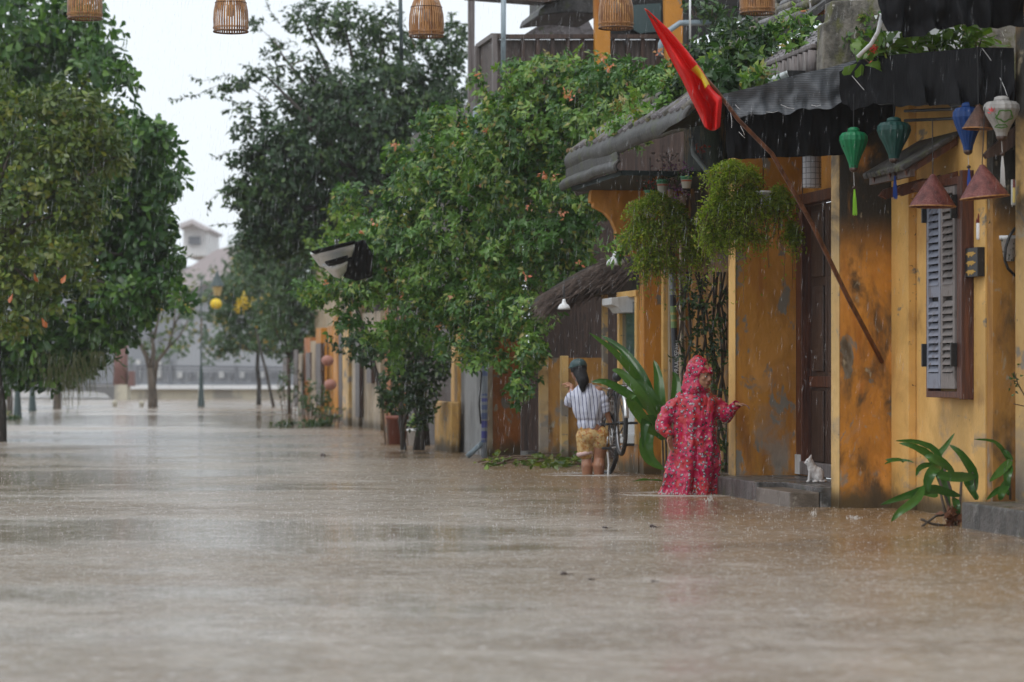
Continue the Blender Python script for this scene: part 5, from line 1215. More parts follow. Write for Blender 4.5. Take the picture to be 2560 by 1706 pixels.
def text(parent, s, loc, size, rot, m, ext=.001, name='lettering', stretch=1.0):
    cu = bpy.data.curves.new(name, 'FONT'); cu.body = s; cu.size = size; cu.extrude = ext; cu.align_x = 'LEFT'; cu.align_y = 'CENTER'
    tmp = bpy.data.objects.new(name, cu); COL.objects.link(tmp); dg = bpy.context.evaluated_depsgraph_get()
    me = bpy.data.meshes.new_from_object(tmp.evaluated_get(dg)); bpy.data.objects.remove(tmp)
    o_ = bpy.data.objects.new(name, me); COL.objects.link(o_); me.materials.clear(); me.materials.append(m); o_.parent = parent
    o_.location = Vector(loc)-ROOT[parent.name]; o_.rotation_euler = rot; o_.scale = (stretch,1,1); return o_
for k_, ch in enumerate(()): pass
q = Q(1692,936,6.6); text(o, 'PRAAWSPAHT', q+Vector((-.002,-.0355,0)), .066, (R(90), R(-90), 0), M['wpaint'], .0015, stretch=.86)
o = thing('wrapped_post', 'grey post wrapped in blue and white tape beside the grey wall', 'post', Q(1210,1142,14.0))
zb_ = lambda y: Zy(y, 14.0, -.4); rd = random.Random(3); bands = []; y = 840
while y < 1105:
    h = rd.uniform(4,20); bands.append((zb_(y+h), zb_(y), (.09,.10,.34) if rd.random()<.6 else (.13,.17,.32))); y += h+rd.uniform(2,9)
    if 930 < y < 975: y = 985
MB().tube([Q(1213,780,14.0), Q(1210,1170,14.0)], .040, 14).build('post', banded('taped_post', bands, (.27,.30,.34)), o, smooth=True)
MB().tube([Q(1168,1142,14.0), Q(1206,1108,14.0)], .035, 10).build('brace', M['pvc'], o, smooth=True)
MB().tube([Q(1204,855,13.95), Q(1192,890,13.95), Q(1196,920,13.95), Q(1204,932,13.95), Q(1198,1010,13.95), Q(1202,1060,13.95)], .012, 6).build('cable', M['iron'], o, smooth=True)

# ------------------------------------------------------------------ tubs
o = thing('white_bucket', 'white bucket planter standing in the water by the stone box', 'bucket', (W(1040,1114,43.2).x, 43.2, 0))
p = Vector(ROOT[o.name]); MB().lathe(p-Vector((0,0,.12)), [(.10,0),(.135,.34),(.145,.34),(.145,.37),(.13,.37),(.12,.3)], 22).build('bucket', M['white'], o, smooth=True)
o = thing('dark_tub', 'dark red-brown tub holding the tall leafy shrub', 'tub', (W(993,1110,44).x, 44, 0))
p = Vector(ROOT[o.name]); MB().lathe(p-Vector((0,0,.12)), [(.12,0),(.16,.5),(.18,.5),(.18,.56),(.15,.56),(.13,.4)], 22).build('tub', M['terra'], o, smooth=True)

# ------------------------------------------------------------------ street lamps far left
def lamp(name, label, x, yb, w_, yt, m='lampost'):
    d = dwater(yb); p = W(x, yb, d); k = d/F; o = thing(name, label, 'street lamp', (p.x, d, 0))
    h = W(x,yt,d).z; r = w_*k/2
    MB().lathe((p.x,d,-.5), [(r,0),(r,.55),(r*.85,.75),(r*.62,1.1),(r*.5,1.6),(r*.26,1.9),(r*.22,h*.6),(r*.18,h+.5)], 14).build('column', M[m], o, smooth=True)
    return o, d, k
o, d, k = lamp('street_lamp', 'tall dark green street lamp with yellow lanterns between the bare tree and the round tree', 503, 1017, 18, 690)
MB().tube([W(503,762,d), W(520,742,d), W(536,728,d), W(543,740,d)], .03, 6).build('arm', M['lampost'], o)
MB().tube([W(503,740,d), W(470,728,d), W(458,742,d)], .03, 6).build('arm', M['lampost'], o)
MB().lathe(W(543,740,d), [(.10,0),(.16,.25),(.17,.30)], 8).build('glass', mat('amber_lamp_glass',(.45,.33,.14),rough=.3), o)
MB().lathe(W(543,716,d), [(.24,0),(.18,.10),(.12,.22),(.05,.40),(.01,.5)], 10).build('hood', M['lampost'], o)
M['yel'] = mat('yellow_lantern_silk', (.72,.50,.01), rough=.5)
for i, (x,y,lab) in enumerate(((540,760,'round yellow lantern on the street lamp arm'),(462,768,'round yellow lantern at the fringe of the dark-leaved crown'),(400,765,'round yellow lantern half hidden under the dark-leaved crown'))):
    q = W(x,y,d-.4-i); ol = thing('yellow_lantern', lab, 'lantern', q, 'yellow lanterns near the far street lamp')
    MB().ell(q, (.19,.19,.17), None, 14, 10).build('shade', M['yel'], ol, smooth=True); MB().tube([q+Vector((0,0,.16)), q+Vector((0,0,.35))], .01, 5).build('cord', M['iron'], ol)
lamp('street_lamp', 'dark green lamp column rising into the crown near the left edge', 44, 1046, 22, 800)
lamp('street_lamp', 'dark tapered lamp foot right of the green lamp column, under the crown', 81, 1029, 20, 850)
for i, x in enumerate((287,354)):
    dd = dwater(1017+i); o = thing('bollard', ('small stub poking out of the water below the round pillar', 'small stub poking out of the water left of the bare tree')[i], 'bollard', (W(x,1010,dd).x, dd, 0), 'stubs in the flooded river edge')
    MB().lathe((ROOT[o.name].x, dd, -.3), [(.07,0),(.07,.38),(.10,.42),(.05,.5)], 10).build('post', M['bridge'], o, smooth=True)

# ------------------------------------------------------------------ long-leaved plants (each leaf a part)
def blade(pts, wmax, parent, m=None, name='leaf', tint=.5, up=Vector((0,-1,.3))):
    """arched strap leaf along pts"""
    pts = [Vector(p) for p in pts]; n = 11; c = []; 
    for i in range(n):
        u = i/(n-1)*(len(pts)-1); k = min(int(u), len(pts)-2); f = u-k
        p0 = pts[max(k-1,0)]; p1 = pts[k]; p2 = pts[k+1]; p3 = pts[min(k+2,len(pts)-1)]
        c.append(.5*((2*p1)+(p2-p0)*f+(2*p0-5*p1+4*p2-p3)*f*f+(3*p1-p0-3*p2+p3)*f**3))
    b = MB(); vs = []; fs = []
    for i in range(n):
        u = i/(n-1); d_ = (c[min(i+1,n-1)]-c[max(i-1,0)]).normalized(); sd_ = d_.cross(up)
        sd_ = sd_.normalized() if sd_.length > 1e-4 else Vector((1,0,0)); nn = sd_.cross(d_)
        w_ = wmax*(math.sin(math.pi*min(1,u**.75*.97+.03))**.8)+.002
        for q in (-1,-.5,0,.5,1): vs.append(c[i]+sd_*w_*q+nn*(abs(q)*w_*.35)*(1 if nn.z > 0 or True else -1)+nn*.006*math.sin(u*14+q*3)*abs(q))
    for i in range(n-1):
        for q in range(4): a = i*5+q; fs.append((a,a+1,a+6,a+5))
    b.add(vs, fs); o_ = b.build(name, m or LM['blade'], parent, smooth=True)
    at = o_.data.attributes.new('tint','FLOAT','POINT'); at.data.foreach_set('value', [tint]*len(vs)); return o_
def plant(name, label, cat, base, blades, d, wpx, canes=()):
    o_ = thing(name, label, cat, base); rd = random.Random(len(blades))
    for bl in blades:
        *pts, w_ = bl; blade([W(x,y,d+dd) for x,y,dd in pts], w_*.78*d/F/2, o_, tint=rd.random()*.7)
    for pts in canes: MB().tube([W(x,y,d+dd) for x,y,dd in pts], .010, 6).build('stem', M['twig'] if len(pts)<3 else M['bark'], o_, smooth=True)
    return o_
plant('strap_leaf_plant', 'tall plant with long arching strap leaves between the bicycle and the woman in pink', 'plant', (W(1640,1180,28.5).x,28.5,0), [
    ((1660,1080,0),(1600,960,0),(1540,885,-.2),(1473,832,-.3),26),((1655,1060,.1),(1610,950,0),(1560,880,.2),(1502,838,.3),30),((1650,1040,-.1),(1590,1000,-.2),(1520,958,-.3),(1478,955,-.3),28),
    ((1640,1090,-.2),(1600,1040,-.3),(1575,1000,-.4),(1590,990,-.5),36),((1660,1100,0),(1650,1000,0),(1645,940,.1),(1635,900,.2),34),((1650,1070,-.1),(1600,985,-.2),(1555,935,-.2),(1530,925,-.2),30),
    ((1630,1060,-.1),(1615,1110,-.2),(1625,1150,-.2),(1662,1175,-.2),44),((1668,1080,.1),(1688,1000,.1),(1690,950,.2),(1682,930,.2),30),((1660,1060,0),(1640,1010,-.1),(1600,960,-.1),(1575,955,-.1),34),
    ((1655,1100,-.1),(1630,1055,-.2),(1612,1060,-.3),(1608,1120,-.3),36),((1665,1060,.1),(1700,1000,.2),(1704,950,.2),26)],
    28.5, 1, [((1660,1240,0),(1658,1150,0),(1655,1050,0)),((1668,1240,.1),(1666,1150,.1),(1664,1060,.1))])
plant('ginger_plant', 'lush long-leaved plant in the water against the wall under the shutters', 'plant', (W(2378,1320,20.7).x,20.7,0), [
    ((2375,1265,0),(2345,1140,0),(2300,1108,-.1),(2240,1102,-.2),20),((2365,1240,0),(2330,1150,0),(2290,1120,-.1),(2248,1108,-.1),26),((2360,1200,.1),(2345,1145,.1),(2365,1115,.1),(2386,1084,.1),18),
    ((2435,1235,0),(2432,1185,0),(2405,1140,-.1),(2374,1112,-.1),30),((2330,1160,0),(2300,1170,-.1),(2290,1190,-.2),17),((2385,1180,0),(2340,1150,-.2),(2312,1140,-.2),30),
    ((2440,1190,0),(2400,1195,-.2),(2350,1190,-.3),(2340,1192,-.3),32),((2352,1165,-.1),(2330,1180,-.3),(2318,1210,-.3),(2322,1232,-.3),32),((2400,1240,0),(2330,1225,-.2),(2270,1240,-.4),(2202,1262,-.5),30),
    ((2310,1215,-.3),(2290,1250,-.5),(2250,1280,-.6),(2228,1304,-.6),26),((2300,1230,-.3),(2285,1245,-.4),(2270,1275,-.5),20),((2345,1240,0),(2300,1228,0),(2290,1232,0),26),((2420,1185,0),(2425,1215,-.1),(2440,1250,-.1),26),
    ((2410,1200,.1),(2435,1235,.1),(2445,1250,.1),20),((2260,1155,0),(2240,1150,-.1),(2212,1160,-.2),10),((2214,1150,0),(2250,1150,0),(2284,1156,-.1),9),((2385,1245,0),(2392,1265,-.1),(2396,1288,-.1),22)],
    20.7, 1, [((2385,1325,0),(2370,1260,0),(2335,1165,0)),((2390,1325,0),(2385,1250,0),(2360,1170,0)),((2395,1325,.05),(2400,1260,.05),(2405,1180,.05)),((2380,1325,0),(2360,1270,0),(2350,1225,0)),((2440,1250,0),(2434,1210,0),(2430,1180,0)),((2300,1320,-.1),(2340,1290,-.1),(2380,1285,0)),((2380,1318,0),(2330,1310,-.1),(2302,1298,-.1))])
o = bpy.data.objects['ginger_plant']
rg = np.random.default_rng(8); n = 60; Pn = np.array([W(2385+rg.normal()*10, 1300+rg.normal()*14, 20.6) for _ in range(n)])
leaves_mesh('dead_leaves', Pn, rotmats(rg.normal(size=(n,3)), rg.normal(size=(n,3))), .07*(.5+.8*rg.random(n)), T_OVA, rg.random(n), mat('dead_leaf',(.16,.055,.02),rough=.6), o)
plant('ginger_plant', 'few long leaves growing on the concrete plinth beside the right pillar', 'plant', W(2525,1245,20.9), [
    ((2527,1160,0),(2505,1125,0),(2485,1105,-.1),(2436,1098,-.2),13),((2530,1150,0),(2500,1180,-.1),(2474,1204,-.2),26),((2526,1160,0),(2518,1190,-.1),(2520,1225,-.1),26),
    ((2525,1235,0),(2500,1225,-.1),(2466,1250,-.2),22),((2522,1200,0),(2505,1230,-.2),(2500,1252,-.2),26),((2532,1150,0),(2512,1130,0),(2490,1112,0),14)],
    20.9, 1, [((2526,1250,0),(2524,1200,0),(2528,1150,0))])
# thin twig at right edge with small leaves
o = thing('thin_branch', 'thin bare branch with tiny leaves crossing the right pillar', 'branch', Q(2556,1020,-3))
MB().tube([Q(2570,1005,-3),Q(2545,960,-3),Q(2535,930,-3)], .005, 5).build('stem', M['twig'], o); MB().tube([Q(2570,1018,-3),Q(2534,1010,-3)], .004, 5).build('stem', M['twig'], o)
rg = np.random.default_rng(4); n = 26; Pn = np.array([Q(2537+rg.normal()*6, 950+rg.normal()*18, -3) for _ in range(n)])
leaves_mesh('leaves', Pn, rotmats(rg.normal(size=(n,3)), rg.normal(size=(n,3))), np.full(n,.03), T_OVA, rg.random(n), LM['bush'], o, kind=None)

# ------------------------------------------------------------------ floating things
o = thing('fallen_branches', 'long thin fallen branches and fronds floating below the panelled fence', 'branches', W(1300,1168,33.5))
c = MB(); rd = random.Random(7)
for i in range(13):
    x = rd.uniform(1180,1400); d = dwater(rd.uniform(1158,1176)); L = rd.uniform(.3,.9); a = W(x,1165,d); a.z = .02
    e = a+Vector((L, rd.uniform(-.8,.8), rd.uniform(.02,.16))); c.tube([a, a.lerp(e,.5)+Vector((0,0,.05)), e], [.012,.009,.004], 5)
c.build('twigs', M['twig'], o)
rg = np.random.default_rng(2); n = 260; Pn = np.array([(lambda q: (q.x, q.y, .03+abs(rg.normal())*.05))(W(rg.choice([1245,1400,1340,1410])+rg.normal()*22, 1165, 33.5+rg.normal()*.5)) for _ in range(n)])
leaves_mesh('leaves', Pn, rotmats(rg.normal(size=(n,3))*np.array([1,1,.3]), rg.normal(size=(n,3))+np.array([0,0,1])), .10*(.5+.8*rg.random(n)), T_OVA, rg.random(n), LM['olive'], o)
M['deb'] = mat('dark_flotsam', (.045,.025,.02), rough=.5)
for i, (x,y,w_,lab) in enumerate(((1632,1319,11,'small dark brown lump floating in front of the woman in pink'),(1512,1321,9,'small dark twig floating left of the brown lump'),(1406,1437,15,'dark curled leaf floating in the foreground water'),
      (1475,1450,7,'tiny dark bit floating right of the curled leaf'),(1632,1455,8,'small brown bit floating alone in the foreground below the lump'),(805,1140,10,'small dark leaf floating in mid-street'))):
    d = dwater(y); p = W(x,y,d); p.z = 0; o = thing('floating_debris', lab, 'debris', p); q = w_*1.5*d/F/2; c = MB(); rd = random.Random(i)
    for j in range(4): c.ell(p+Vector((rd.uniform(-.6,.6)*q, rd.uniform(-.6,.6)*q, q*.4*rd.random())), (q*rd.uniform(.4,.8), q*.8, q*rd.uniform(.25,.6)), None, 8, 6)
    c.build('lump', M['deb'], o, smooth=True); MB().tube([p, p+Vector((q*2.6,0,q*.2))], .003, 4).build('twig', M['deb'], o)
p = W(1622,1207,dwater(1209)); o = thing('floating_leaf', 'flat dark leaf afloat left of the woman in pink', 'leaf', (p.x,p.y,0))
blade([(p.x-.16,p.y,.02),(p.x,p.y-.02,.03),(p.x+.16,p.y,.02)], .05, o, name='blade', tint=.1, up=Vector((0,0,1)))
# ------------------------------------------------------------------ people, cat, bicycle
t = NT('skin'); t.col(t.mix(t.rng(t.noise((14,14,14)), .4, .7), (.34,.165,.095), (.27,.12,.07))); t.b.inputs['Roughness'].default_value = .5
t.b.inputs['Subsurface Weight'].default_value = .05; M['skin'] = t.m
def hand(b, wrist, direc, palm_n, size=.165, curl=.5, spread=.20, thumb=1, bend=None):
    """palm and five fingers as capsules; direc: wrist->knuckles, palm_n: palm normal, curl in radians per joint"""
    d = Vector(direc).normalized(); nrm = Vector(palm_n); nrm = (nrm-d*nrm.dot(d)).normalized(); sdv = d.cross(nrm)*thumb
    L = size; w_ = Vector(wrist)
    for k in (-1.5,-.5,.5,1.5): b.cap(w_+sdv*k*L*.045, w_+d*L*.48+sdv*k*L*.115, L*.085, L*.075, 10)
    for k, ln in zip((-1.5,-.5,.5,1.5), (.36,.45,.48,.43)):
        p = w_+d*L*.48+sdv*k*L*.115; a = d*math.cos(spread*k*.5)+sdv*math.sin(spread*k*.5); c_ = curl*.6
        for j, (f, r0, r1) in enumerate(((.45,.058,.052),(.32,.052,.046),(.23,.046,.040))):
            dd = a*math.cos(c_)+nrm*math.sin(c_); q = p+dd*L*ln*f; b.cap(p, q, L*r0, L*r1, 8); p = q; c_ += curl
    p = w_+d*L*.14+sdv*L*.16; a = (d*.6+sdv*.75+nrm*.2).normalized()
    q = p+a*L*.22; b.cap(p, q, L*.075, L*.06, 8); a2 = (d*.85+sdv*.35+nrm*.35).normalized(); b.cap(q, q+a2*L*.18, L*.06, L*.046, 8)
def head(b, c, fwd, up=Vector((0,0,1)), s=1.0):
    """skull, jaw, nose, brow, lips, ears; c = head centre (eye height)"""
    f = Vector(fwd).normalized(); u = (Vector(up)-f*f.dot(Vector(up))).normalized(); r = f.cross(u); Rm = Matrix((r,f,u)).transposed(); c = Vector(c)
    A_ = lambda x,y,z: c+s*(r*x+f*y+u*z)
    b.ell(A_(0,-.012,.03), (.074*s,.092*s,.085*s), Rm, 24, 16); b.ell(A_(0,.020,-.035), (.060*s,.066*s,.075*s), Rm, 20, 14)
    b.ell(A_(0,.052,-.088), (.028*s,.024*s,.022*s), Rm); 
    b.cap(A_(0,.080,.012), A_(0,.098,-.022), .009*s, .013*s, 10); b.ell(A_(.010,.088,-.028), .009*s); b.ell(A_(-.010,.088,-.028), .009*s)
    b.cap(A_(-.034,.072,.022), A_(.034,.072,.022), .011*s, .011*s, 8)
    for q in (-1,1):
        b.ell(A_(q*.040,.055,-.02), (.022*s,.020*s,.020*s), Rm); b.ell(A_(q*.076,-.005,-.008), (.010*s,.018*s,.030*s), Rm, 10, 8)
    b.cap(A_(-.018,.081,-.056), A_(.018,.081,-.056), .0075*s, .0075*s, 8); b.cap(A_(-.014,.080,-.066), A_(.014,.080,-.066), .008*s, .008*s, 8)
    return A_, Rm
def face_bits(A_, Rm, parent, s=1.0):
    for q in (-1,1):
        MB().ell(A_(q*.030,.071,.002), (.013*s,.008*s,.008*s), Rm, 12, 8).build('eye', mat('eye_white',(.55,.52,.48),rough=.2), parent, smooth=True)
        MB().ell(A_(q*.030,.0775,.002), (.006*s,.003*s,.006*s), Rm, 10, 8).build('iris', mat('dark_iris',(.02,.012,.01),rough=.15), parent, smooth=True)
        MB().cap(A_(q*.018,.081,.026), A_(q*.046,.071,.026), .003*s, .002*s, 6).build('eyebrow', mat('black_hair',(.012,.010,.010),rough=.5), parent, smooth=True)
    MB().cap(A_(-.018,.084,-.061), A_(.018,.084,-.061), .006*s, .006*s, 8).build('lips', mat('lip',(.30,.085,.06),rough=.4), parent, smooth=True)

# ---- woman in the pink raincoat
d1 = 26.05
w1 = thing('person', 'person in a hooded pink floral raincoat wading past the doorstep with one arm held out', 'person', (W(1722,1235,d1).x, d1, 0))
K = d1/F
def X1(px, py, dy=0.): return Vector(((px-1280)*K, d1+dy, H0+(YH-py)*K))
fw = Vector((.62,-.78,-.10)).normalized()
b = MB(); hc = X1(1757,941,-.045)
A_, Rm = head(b, hc, fw, Vector((.10,.0,1)))
neck = X1(1744,985,0)
b.cap(hc-Vector((.01,-.02,.06)), neck-Vector((.03,0,.05)), .048, .055)
b.cap(X1(1700,1010,.02), X1(1778,1008,.05), .062, .062); b.cap(X1(1738,1010,.03), X1(1730,1120,.03), .12, .13); b.cap(X1(1730,1120,.03), X1(1725,1150,.03), .13,.15)
for sx in (-.09,.10):
    b.cap(X1(1725,1160,.03)+Vector((sx,0,0)), Vector((w1.location.x+sx*1.1, d1+.03+sx*.8, .18)), .085, .058); b.cap(Vector((w1.location.x+sx*1.1, d1+.03+sx*.8, .18)), Vector((w1.location.x+sx*1.1, d1+.05, -.22)), .056, .042)
    b.cap(Vector((w1.location.x+sx*1.1, d1+.05, -.24)), Vector((w1.location.x+sx*1.1+.08, d1-.08, -.27)), .04,.03)
# left-of-picture arm
b.cap(X1(1695,1008,.02), X1(1660,1050,.0), .045, .038); b.cap(X1(1660,1050,.0), X1(1673,1092,-.10), .038, .026)
hand(b, X1(1673,1090,-.10), (.05,-.10,-1), (.5,-.4,0), .155, .28, .10, 1)
# reaching arm
b.cap(X1(1780,1005,.05), X1(1805,1040,.02), .044, .036); b.cap(X1(1805,1040,.02), X1(1838,1012,-.12), .036, .024)
hand(b, X1(1838,1011,-.12), (1,-.25,-.02), (.1,-.1,-1), .150, .48, .25, -1)
body = b.build('body', M['skin'], w1, remesh=.0055)
face_bits(A_, Rm, w1)
# raincoat
t = NT('pink_floral_raincoat')
base = t.mix(t.rng(t.noise((7,7,7)), .46, .60), (.46,.010,.070), (.44,.022,.03))
base = t.mix(t.rng(t.noise((16,16,16),(4,1,2)), .60, .66), base, (.66,.12,.26))
def vor(sc, off=(0,0,0)):
    v = t.n('ShaderNodeTexVoronoi'); v.inputs['Scale'].default_value = sc; v.inputs['Randomness'].default_value = .8
    dn = t.n('ShaderNodeTexNoise'); dn.inputs['Scale'].default_value = 40; t.l(t.tc.outputs['Object'], dn.inputs['Vector'])
    mv = t.n('ShaderNodeMix', data_type='RGBA'); mv.inputs[0].default_value = .022; t.l(t.vec((1,1,1), off), mv.inputs[6]); t.l(dn.outputs['Color'], mv.inputs[7])
    t.l(mv.outputs[2], v.inputs['Vector']); return v.outputs['Distance']
v1 = vor(27); ring_ = t.math('MULTIPLY', t.rng(v1, .40, .37), t.rng(t.noise((60,60,60)), .36, .44))
c_ = t.mix(ring_, base, (.035,.02,.03)); 
pet = t.math('MULTIPLY', t.rng(v1, .32, .29), t.rng(t.noise((48,48,48),(3,3,3)), .45, .50)); c_ = t.mix(pet, c_, (.42,.34,.38))
v2 = vor(17,(.37,.2,.61)); c_ = t.mix(t.math('MULTIPLY', t.rng(v2, .17,.14), t.rng(t.noise((30,30,30)), .5,.55)), c_, (.42,.30,.05))
t.col(c_); t.b.inputs['Roughness'].default_value = .24; t.b.inputs['Specular IOR Level'].default_value = .5
t.bump(t.noise((8,8,4), detail=5, dist=1.0), .7, .05); M['coat'] = t.m
b = MB()
# loft rows: (py, xleft, xright, depth radius)
rows = [(1250,1652,1792,.20),(1235,1651,1790,.20),(1200,1660,1792,.19),(1160,1668,1795,.185),(1120,1676,1796,.18),(1080,1682,1794,.17),(1045,1684,1792,.165),(1018,1682,1796,.155),(1000,1690,1796,.14),(988,1704,1788,.11),(976,1716,1775,.085),(966,1722,1768,.07)]
nn = 72
def coat(u, v):
    i = v*(len(rows)-1); k = min(int(i), len(rows)-2); f = i-k
    y, xl, xr, dp = [rows[k][q]+(rows[k+1][q]-rows[k][q])*f for q in range(4)]
    a = 2*math.pi*u; low = max(0., min(1., (y-985)/250.))
    fold = (.115*math.sin(7*a+1.2*math.sin(low*3)+low*1.5)+.06*math.sin(13*a-low*2.2+2*mnoise.noise(Vector((u*3,low*2,0))))+.05*mnoise.noise(Vector((math.cos(a)*2.2,math.sin(a)*2.2,low*4))))*low**.6
    if y < 1245: fold += .035*math.sin(low*22+3*math.sin(a*2))*(.4+.6*abs(math.cos(a)))*min(1,low*2)
    cx = (xl+xr)/2; rx = (xr-xl)/2
    slit = -.20*math.exp(-((a-4.95+.5*(1-low))/.14)**2)*max(0,low-.35)
    k_ = 1+fold+slit
    return Vector(((cx-1280)*K+rx*K*k_*math.cos(a), d1+.03+dp*k_*math.sin(a), H0+(YH-y)*K))
b.grid(coat, nn, 60, close=True)
n0 = len(b.v); b.f.append(tuple(range(nn))); b.f.append(tuple(range(n0-nn, n0)))
def sleeve(pts, radii, seed, puck=.10):
    pts = [Vector(p) for p in pts]; n = 26; C = []; Rr = []
    for i in range(n):
        u = i/(n-1)*(len(pts)-1); k = min(int(u), len(pts)-2); f = u-k; C.append(pts[k].lerp(pts[k+1], f)); Rr.append((radii[k]+(radii[k+1]-radii[k])*f)*(1+puck*mnoise.noise(Vector((i*.55,seed,0)))+.5*puck*math.sin(i*1.9+seed)))
    b.tube(C, Rr, 16)
sleeve([X1(1712,1000,.03),X1(1682,1022,.02),X1(1662,1048,.0),X1(1655,1062,-.02),X1(1664,1078,-.06),X1(1674,1092,-.09)], [.085,.085,.078,.070,.058,.036], 1, .16)
sleeve([X1(1776,1005,.05),X1(1800,1022,.04),X1(1812,1038,.02),X1(1824,1030,-.05),X1(1839,1012,-.12)], [.078,.078,.072,.060,.034], 7, .14)
# puffed batwing cloth under the left sleeve and hood
b.ell(X1(1668,1040,.0), (.062,.065,.10), Matrix.Rotation(R(24),3,'Y'), 14, 10)
hood = hc - fw*.055
b.ell(hood+Vector((-.005,0,.045)), (.108,.112,.135), Matrix.Rotation(R(-12),3,'Y'), 22, 16)
b.cap(hood+Vector((-.01,.02,.03)), X1(1724,962,.05), .105, .062, 20); b.cap(X1(1730,950,.03), X1(1716,972,.03), .075, .045, 16); b.cap(hood+Vector((0,0,.02)), X1(1736,975,.0), .10, .085, 20)
b.cap(X1(1740,972,-.09), X1(1762,972,-.07), .034, .030)
# brim
bm_ = hc + fw*.045 + Vector((0,0,.058)); sdv = fw.cross(Vector((0,0,1))).normalized()
for k_ in range(7):
    u = (k_-3)/3; q = bm_+sdv*u*.078+fw*(.058*(1-u*u)-.01)+Vector((0,0,-.016-.014*u*u)); b.cap(bm_+sdv*u*.055+Vector((0,0,.01)), q, .024, .009, 8)
ct = b.build('raincoat', M['coat'], w1, remesh=.007)
tx = bpy.data.textures.new('cloth_folds', 'CLOUDS'); tx.noise_scale = .11; tx.noise_depth = 2
md = ct.modifiers.new('folds', 'DISPLACE'); md.texture = tx; md.strength = .05; md.mid_level = .5; md.texture_coords = 'LOCAL'
# cuffs, seam
for pa, pb in ((X1(1671,1083,-.075),X1(1674,1093,-.10)),(X1(1832,1019,-.09),X1(1840,1011,-.13))):
    MB().tube([pa, pa.lerp(pb,.5), pb], [.044,.038,.041], 16, cap=False).build('cuff', M['coat'], w1, smooth=True, solid=.004)

# ---- woman with the bicycle, seen from behind
d2 = 31.0; K2 = d2/F
w2 = thing('person', 'person in a striped blouse and patterned shorts seen from behind holding up the bicycle', 'person', (W(1482,1185,d2).x, d2, 0))
def X2(px, py, dy=0.): return Vector(((px-1280)*K2, d2+dy, H0+(YH-py)*K2))
b = MB(); fw2 = Vector((-.55,.83,-.12)).normalized(); h2 = X2(1446,928,.10)
A2, Rm2 = head(b, h2, fw2, Vector((-.1,.1,1)), .98)
b.cap(h2-Vector((-.01,.02,.05)), X2(1458,978,.02), .046, .056)
b.cap(X2(1432,985,.04), X2(1495,978,-.02), .055, .055); b.cap(X2(1462,985,.02), X2(1480,1050,0), .105, .10); b.cap(X2(1478,1060,0), X2(1482,1085,0), .12, .135)
for xa, xk, xb, dy, sw in ((1464,1468,1469,.03,0),(1504,1498,1498,-.02,1)):
    b.cap(X2(xa,1090,dy), X2(xk,1146,dy+.02), .092, .062); b.cap(X2(xk,1146,dy+.02), X2(xb-1,1164,dy-.01), .060, .066); b.cap(X2(xb-1,1164,dy-.01), X2(xb,1215,dy), .066, .040); b.cap(X2(xb,1215,dy), X2(xb,1232,dy), .040, .036); b.cap(X2(xb,1234,dy-.03), X2(xb-2,1236,dy+.14), .038, .028)
b.cap(X2(1430,988,.04), X2(1420,1010,.10), .042, .038); b.cap(X2(1420,1010,.10), X2(1432,968,.26), .034, .026)
hand(b, X2(1432,966,.25), (-.75,.5,.35), (.2,.3,-1), .150, .4, .25, 1)
b.cap(X2(1500,985,-.02), X2(1513,1022,-.03), .045, .038); b.cap(X2(1513,1022,-.03), X2(1525,1056,-.02), .036, .025)
hand(b, X2(1525,1055,-.02), (.45,.1,-.85), (.8,-.1,.3), .150, .75, .1, -1)
b.build('body', M['skin'], w2, remesh=.006)
hm_ = mat('black_hair', (.010,.009,.010), [((.015,.014,.015),(60,60,6),.55,.7,1)], .6, .3, (90,90,8), spec=.2)
b = MB(); b.ell(h2+Vector((.005,-.02,.028)), (.088,.100,.092), Rm2, 20, 14); b.cap(h2+Vector((.02,-.06,-.02)), X2(1459,952,-.10), .075, .060); b.cap(X2(1459,952,-.10), X2(1456,978,-.13), .050, .016); b.cap(X2(1456,950,-.12), X2(1450,970,-.14), .03, .012)
b.cap(X2(1450,945,-.04), X2(1456,972,-.12), .05, .03); b.build('hair', hm_, w2, remesh=.008)
b = MB(); b.ell(h2+Vector((.0,-.012,.062)), (.092,.104,.078), Rm2, 20, 14); 
b.tube([h2+Rm2@Vector((.094*math.cos(a_), .106*math.sin(a_), .045)) for a_ in np.linspace(0,6.283,25)], .009, 6)
b.build('cap', mat('dark_teal_cap', (.030,.065,.068), [((.015,.03,.033),(20,20,20),.5,.7,1)], .5), w2, remesh=.008)
t = NT('white_striped_blouse'); xy = t.n('ShaderNodeSeparateXYZ'); t.l(t.tc.outputs['Object'], xy.inputs[0])
u_ = t.math('ADD', t.math('MULTIPLY', xy.outputs[0], 1.0), t.math('MULTIPLY', xy.outputs[2], .10)); u_ = t.math('ADD', u_, t.math('MULTIPLY', t.noise((5,5,5)), .03))
fr_ = t.math('FRACT', t.math('MULTIPLY', u_, 25.)); s1_ = t.math('MULTIPLY', t.rng(fr_, .36,.42), t.rng(fr_, .66,.60)); s2_ = t.math('MULTIPLY', t.rng(fr_, .02,.06), t.rng(fr_, .16,.12))
c_ = t.mix(s1_, (.58,.60,.70), (.10,.11,.20)); c_ = t.mix(t.math('MULTIPLY', s2_, .5), c_, (.22,.24,.36)); t.col(c_); t.b.inputs['Roughness'].default_value = .7; M['blouse'] = t.m
rows2 = [(1072,1445,1506,.125),(1060,1442,1508,.13),(1050,1444,1507,.125),(1046,1440,1510,.14),(1030,1434,1512,.15),(1010,1430,1513,.15),(990,1428,1511,.14),(976,1432,1502,.115),(966,1442,1488,.085),(958,1450,1476,.065)]
